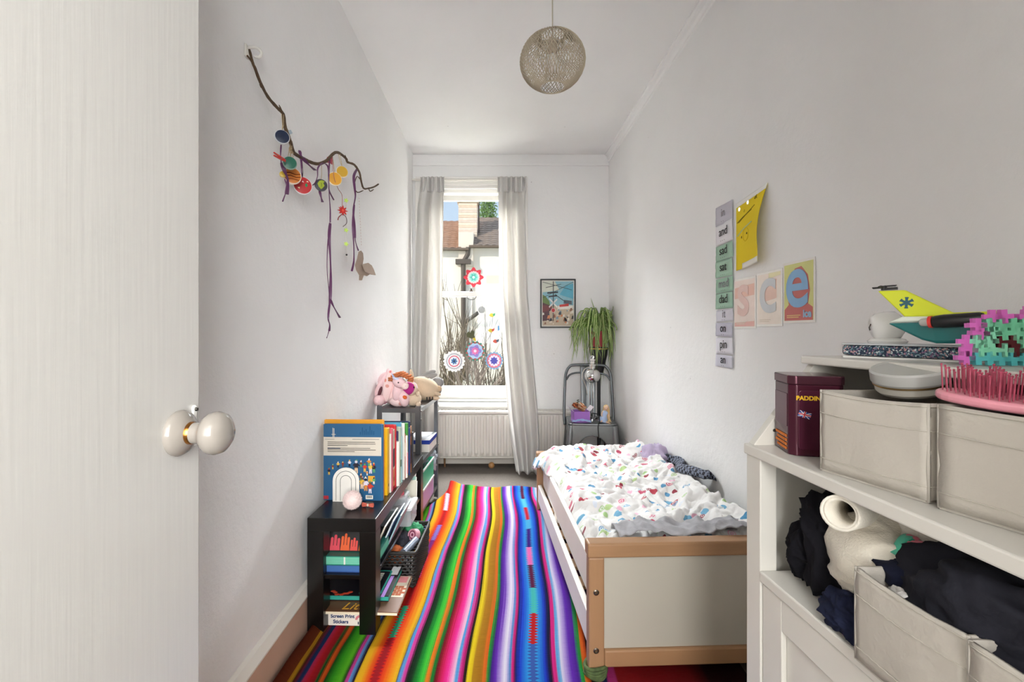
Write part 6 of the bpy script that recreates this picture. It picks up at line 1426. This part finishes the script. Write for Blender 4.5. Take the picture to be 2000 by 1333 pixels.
ornament('disc_ornament', 'golden yellow disc with a pale string across it', 654, 350, 13.5, M('#d69a34', .3, 0, .1, 20), '#efe2c4', x=-.66, hang=[(649, 302)])
ornament('disc_ornament', 'small ochre yellow disc, rightmost on the branch', 668, 336, 11.5, M('#c49a30', .3, 0, .1, 20), '#efe2c4', x=-.675, hang=[(660, 298), (664, 300)])
ornament('disc_ornament', 'tiny yellow disc half hidden behind the orange one', 552, 341, 6, M('#d8b43c', .4), '#e0cc80', x=-.70, hang=[(566, 290)])
# peg, tag, twine bundle
pg_ = thing('clothes_peg', 'little red wooden clothes peg on the dark green disc', 'peg', bl_(548, 308, -.655))
a0 = bl_(535, 301, -.655); a1 = bl_(557, 314, -.655); dn_ = Vector((.3, -.5, .8)).normalized()*.0035
for s_ in (-1, 1): MB().tube([a0+dn_*s_*1.2, a0.lerp(a1, .5)+dn_*s_*.8, a1+dn_*s_*.5], [.0022, .0032, .0026], 6).build('peg_half', M('#c8342c', .6), pg_)
MB().ring(.004, .0025, .004, 10, basis(a0.lerp(a1, .55), (0, 0, 1), (1, 0, 0))).build('spring', metal('#8c8884'), pg_)
tag(MB().prism([(0, 0), (.012, .004), (.017, -.006), (.006, -.014)], .001, frame_z((.5, -.85, 0)).to_4x4() @ Matrix.Translation((0, 0, 0))).build('paper_tag', M('#8f9ca4', .4)), 'small grey tag tied beside the navy disc', 'tag')
bpy.data.objects['paper_tag'].location = bl_(566, 264, -.69)
w = MB(); rnd = random.Random(2)
for k in range(7): w.tube(smoothpts([bl_(568+rnd.uniform(-3, 3), 276+k*2, BX_+.008), bl_(566+rnd.uniform(-4, 4), 290+k, BX_+.016), bl_(572+rnd.uniform(-3, 3), 300, BX_+.010)], 4), .0010, 5)
tag(w.build('twine_knot', STR), 'bundle of pale twine knotted round the branch', 'twine')
# ribbons
PUR = M('#5a2c54', .5, 0, .15, 30, sheen=.3)
def rib(label, strands, c='#5a2c54', grp='purple ribbons tied on the branch'):
    q0 = bl_(*strands[0][0][-1]); t = thing('ribbon', label, 'ribbon', q0, group=grp)
    for pts, wpx in strands:
        P = smoothpts([bl_(a, b, -.682+.006*math.sin(i*1.3)) for i, (a, b) in enumerate(pts)], 5); s_ = F/P[0].y
        n = len(P); wd = [wpx/s_*(.75+.25*math.sin(i/n*9)) for i in range(n)]
        MB().ribbon(P, wd, [Vector((.5*math.cos(i/n*5)+.3, -.8, 0)).cross(Vector((0, 0, 1))) for i in range(n)], .0012).build('ribbon_strand', M(c, .5, 0, .15, 30), t, smooth=30)
    return t
rib('long purple ribbon trailing lowest from the branch', [([(644, 312), (642, 340), (643, 380), (645, 410), (645, 435)], 3), ([(645, 436), (643, 462), (645, 500), (646, 540), (645, 585)], 6), ([(645, 436), (640, 480), (639, 530), (643, 575), (642, 620)], 2.2), ([(645, 585), (652, 600), (664, 621)], 4.5), ([(645, 585), (641, 620), (644, 635), (643, 647)], 4), ([(643, 645), (640, 655), (638, 661)], 1.5)])
rib('purple ribbon hanging down past the felt bird', [([(697, 331), (691, 345), (693, 370), (694, 385), (690, 410), (692, 440), (693, 465)], 5), ([(692, 400), (689, 440), (691, 480), (691, 510), (687, 530)], 4), ([(693, 445), (694, 470), (700, 490)], 3)])
rib('purple ribbon draped over the orange disc', [([(549, 283), (548, 305), (550, 325)], 3), ([(550, 318), (556, 335), (562, 352), (560, 380)], 8), ([(556, 350), (560, 368), (552, 394)], 2.5)])
rib('short purple ribbon bow crossing the middle of the branch', [([(585, 294), (588, 304), (594, 309)], 6), ([(592, 310), (603, 322), (616, 333)], 7), ([(588, 310), (589, 330), (590, 345), (596, 356)], 3)])
rib('purple ribbon curling round the leaf-marked disc', [([(630, 318), (621, 328), (620, 345), (615, 358), (610, 362)], 3), ([(624, 372), (627, 385), (630, 395)], 5), ([(630, 318), (640, 325), (642, 350), (643, 372), (652, 391)], 3)])
MBc = MB()
for k in range(5):
    MBc.tube(smoothpts([bl_(640-k, 308+k*2), bl_(644, 313+k, BX_+.012), bl_(648, 308+k*3)], 3), .0035, 6)
tag(MBc.build('yarn_knot', M('#b84a5a', .9, 0, .4, 60), smooth=180), 'red and pink yarn knotted on the middle of the branch', 'yarn')
tag(MB().tube(smoothpts([bl_(650, 312, -.67), bl_(652, 345, -.65), bl_(660, 368, -.668), bl_(668, 382, -.68), bl_(668, 408, -.68)], 5), .0013, 5).build('pink_string', M('#b07068', .8), smooth=180), 'dull pink string holding the red star', 'string')
# red star, green beads, felt bird
rc = bl_(669, 412, -.678); rst = thing('red_star', 'spiky red ribbon star hanging under the branch', 'ornament', rc-Vector((0, 0, .02)))
T = frame_z(facing(rc)).to_4x4(); T.translation = rc
w = MB(); pts = []
for k in range(16): a = 2*PI*k/16; r = .024 if k % 2 == 0 else .011; pts.append((r*math.cos(a), r*math.sin(a)*.85))
w.prism(pts, .004, T); w.prism([(y, x) for x, y in pts], .004, T @ Matrix.Rotation(.3, 4, 'Y'), .003); w.build('star_loops', M('#c0241c', .5, 0, .1, 30), rst, bevel=.001)
MB().ell(rc+facing(rc)*.006, .006).build('centre', M('#e0503c', .5), rst, smooth=180)
MB().tube(smoothpts([rc+Vector((0, 0, -.012)), bl_(676, 425, -.675), bl_(677, 436, -.675), bl_(670, 443, -.675)], 4), .0015, 5).build('curl', M('#4a2c34', .6), rst, smooth=180); MB().tube(smoothpts([rc+Vector((0, .01, -.008)), bl_(662, 424, -.675), bl_(660, 430, -.675)], 4), .002, 5).build('curl', M('#8c2420', .6), rst, smooth=180)
gs = thing('flower_string', 'thread with pale green flower beads under the branch', 'string', bl_(677, 512))
MB().tube([bl_(676, 385), bl_(676, 420), bl_(676, 470), bl_(678, 512)], .0007, 4).build('thread', M('#c8c4bc', .7), gs)
for (a, b) in ((676, 392), (676, 450), (676, 477)):
    p = bl_(a, b, -.69); T = frame_z(facing(p)).to_4x4(); T.translation = p; w = MB()
    w.prism([((.008+.003*math.cos(5*t_))*math.cos(t_), (.008+.003*math.cos(5*t_))*math.sin(t_)) for t_ in [2*PI*i/30 for i in range(30)]], .003, T); w.build('flower_bead', M('#c0e060', .4), gs)
MB().ell(bl_(677, 498, -.69), .0045).build('dark_bead', M('#22201e', .3), gs, smooth=180)
bs = thing('bead_string', 'fine string of tiny red and pale beads right of the purple ribbon', 'string', bl_(707, 480))
w = MB(); w2 = MB()
for k in range(34):
    p = bl_(701+5*k/34, 385+96*k/34, -.70); (w if k % 2 else w2).ell(p, .0016, n=8, m=5)
w.build('red_beads', M('#a8483c', .4), bs, smooth=180); w2.build('pale_beads', M('#d8d0c4', .4), bs, smooth=180)
fb_ = thing('felt_bird', 'taupe felt bird hanging at the end of the purple ribbon', 'ornament', bl_(706, 548, -.668))
FELT = M('#a89484', .95, 0, .1, 30, .3, 200)
def felt(nm, pts, off, col=FELT):
    P = [bl_(a, b, -.672+off) for a, b in pts]; n_ = Vector((.75, -.6, .1)).normalized()*.006; k = len(P)
    MB().add([p for p in P]+[p+n_ for p in P], [tuple(range(k)), tuple(range(2*k-1, k-1, -1))]+[(i, (i+1) % k, k+(i+1) % k, k+i) for i in range(k)]).build(nm, col, fb_, bevel=.0015)
felt('body', [(700, 492), (704, 490), (708, 495), (709, 506), (707, 518), (713, 528), (722, 536), (716, 540), (710, 538), (705, 548), (701, 547), (701, 538), (695, 528), (693, 518), (697, 505)], 0)
felt('wing', [(706, 517), (718, 514), (725, 519), (729, 527), (733, 538), (724, 537), (712, 531)], .010, M('#b3a090', .95, 0, .1, 30, .3, 200))
felt('tail_felt', [(702, 538), (710, 536), (706, 548), (701, 548)], .006, M('#9c8878', .95))
# ------------------------------------------------------------------ paper decorations on the window panes
def deco(name, label, px, py, rpx, rings, upper, spikes=None, cat='window decoration'):
    Y = (YW+.128 if upper else YW+.083); p = at(px, py, Y); s_ = F/Y; r = rpx/s_
    t = thing(name, label, cat, (p.x, Y, p.z-r), group='paper decorations on the window')
    T = basis((p.x, Y, p.z), (1, 0, 0), (0, 0, 1))
    for i, (ro_, ri_, c, n_, amp) in enumerate(rings):
        m_ = 96 if n_ else 32; vs = []
        outer = [(r*(ro_+amp*math.cos(n_*2*PI*k/m_))*math.cos(2*PI*k/m_), r*(ro_+amp*math.cos(n_*2*PI*k/m_))*math.sin(2*PI*k/m_)) for k in range(m_)]
        inner = [(r*ri_*math.cos(2*PI*k/m_), r*ri_*math.sin(2*PI*k/m_)) for k in range(m_)] if ri_ > 0 else None
        w = MB(); z0 = .0003*i
        if inner:
            v = [(a, b, z0) for a, b in outer]+[(a, b, z0) for a, b in inner]+[(a, b, z0+.0005) for a, b in outer]+[(a, b, z0+.0005) for a, b in inner]
            f = []
            for k in range(m_):
                j = (k+1) % m_; f += [(k, j, m_+j, m_+k), (2*m_+k, 3*m_+k, 3*m_+j, 2*m_+j), (k, 2*m_+k, 2*m_+j, j), (m_+k, m_+j, 3*m_+j, 3*m_+k)]
            w.add(v, f, T)
        else: w.prism(outer, .0005, T, z0)
        w.build('paper_ring', M(c, .7, 0, .35, 60), t, recalc=False)
    return t
deco('paper_mandala', 'red star-edged paper mandala with a teal centre on the upper pane', 925, 542, 20, [(.86, .52, '#b02434', 8, .13), (.60, .45, '#d8a8a8', 16, .03), (.46, .22, '#7cc0b4', 12, .03), (.30, 0, '#4aa094', 6, .06), (.12, 0, '#d8ece8', 0, 0)], True)
deco('paper_mandala', 'white paper rosette with a pink ring and blue eye on the lower pane', 887, 706, 22, [(.93, .45, '#e6e4e2', 18, .06), (.72, .60, '#a8a8b0', 24, .03), (.50, .40, '#c83a5a', 0, 0), (.42, .2, '#d8dce8', 0, 0), (.25, 0, '#3c6a9c', 7, .05), (.09, 0, '#1c2c4c', 0, 0)], False)
deco('paper_mandala', 'multicoloured paper mandala with a pink heart in the middle of the lower pane', 928, 686, 20, [(.93, .72, '#3c7c6c', 14, .07), (.84, .76, '#b84a4a', 14, -.06), (.75, .35, '#a8c4e4', 10, .04), (.55, .3, '#8c7cc4', 5, .08), (.34, 0, '#d870a8', 8, .05), (.14, 0, '#f0d0e0', 0, 0)], False)
deco('paper_mandala', 'blue and violet paper mandala beside the right-hand curtain', 965, 705, 18, [(.93, .6, '#6a9cc0', 16, .07), (.78, .55, '#c86a7c', 16, .05), (.6, .3, '#d8cce4', 12, .05), (.38, 0, '#4a4aa4', 8, .06)], False)
def flatdeco(name, label, pieces, Y=YW+.083):
    cx = sum(p[0] for p in pieces[0][0])/len(pieces[0][0]); cy = max(p[1] for p in pieces[0][0])
    t = thing(name, label, 'window decoration', at(cx, cy, Y), group='paper decorations on the window')
    for i, (pts, c) in enumerate(pieces):
        P = [at(a, b, Y-.0004*i) for a, b in pts]; n = len(P); d = Vector((0, -.0006, 0))
        MB().add(P+[p+d for p in P], [tuple(range(n)), tuple(range(2*n-1, n-1, -1))]+[(k, (k+1) % n, n+(k+1) % n, n+k) for k in range(n)]).build('paper_piece', M(c, .7, 0, .2, 60), t)
flatdeco('paper_flower_cutout', 'dark green and yellow cut-out flower above the multicoloured mandala', [([(911, 652), (915, 648), (919, 650), (922, 645), (927, 648), (926, 655), (928, 660), (921, 662), (916, 660), (912, 658)], '#4a4c2c'), ([(923, 661), (928, 660), (930, 666), (927, 667)], '#c8b42c')])
for lab, x, y, c1, c2 in (('yellow and green paper bird, topmost on the right of the pane', 961, 616, '#c8b83c', '#4a9c6c'), ('yellow, red and green paper bird in the middle on the right of the pane', 959, 646, '#c8b03c', '#b8483c'), ('red and dark paper bird, lowest on the right of the pane', 968, 667, '#b85040', '#3c4c5c')):
    flatdeco('paper_bird', lab, [([(x-6, y), (x-2, y-4), (x+3, y-3), (x+5, y+1), (x+1, y+4), (x-3, y+3)], c1), ([(x+1, y-2), (x+7, y-5), (x+6, y+1), (x+2, y+2)], c2)])
flatdeco('paper_bird', 'blue paper drop at the curtain edge of the pane', [([(972, 637), (975, 636), (976, 645), (972, 647)], '#4a7ca8')])
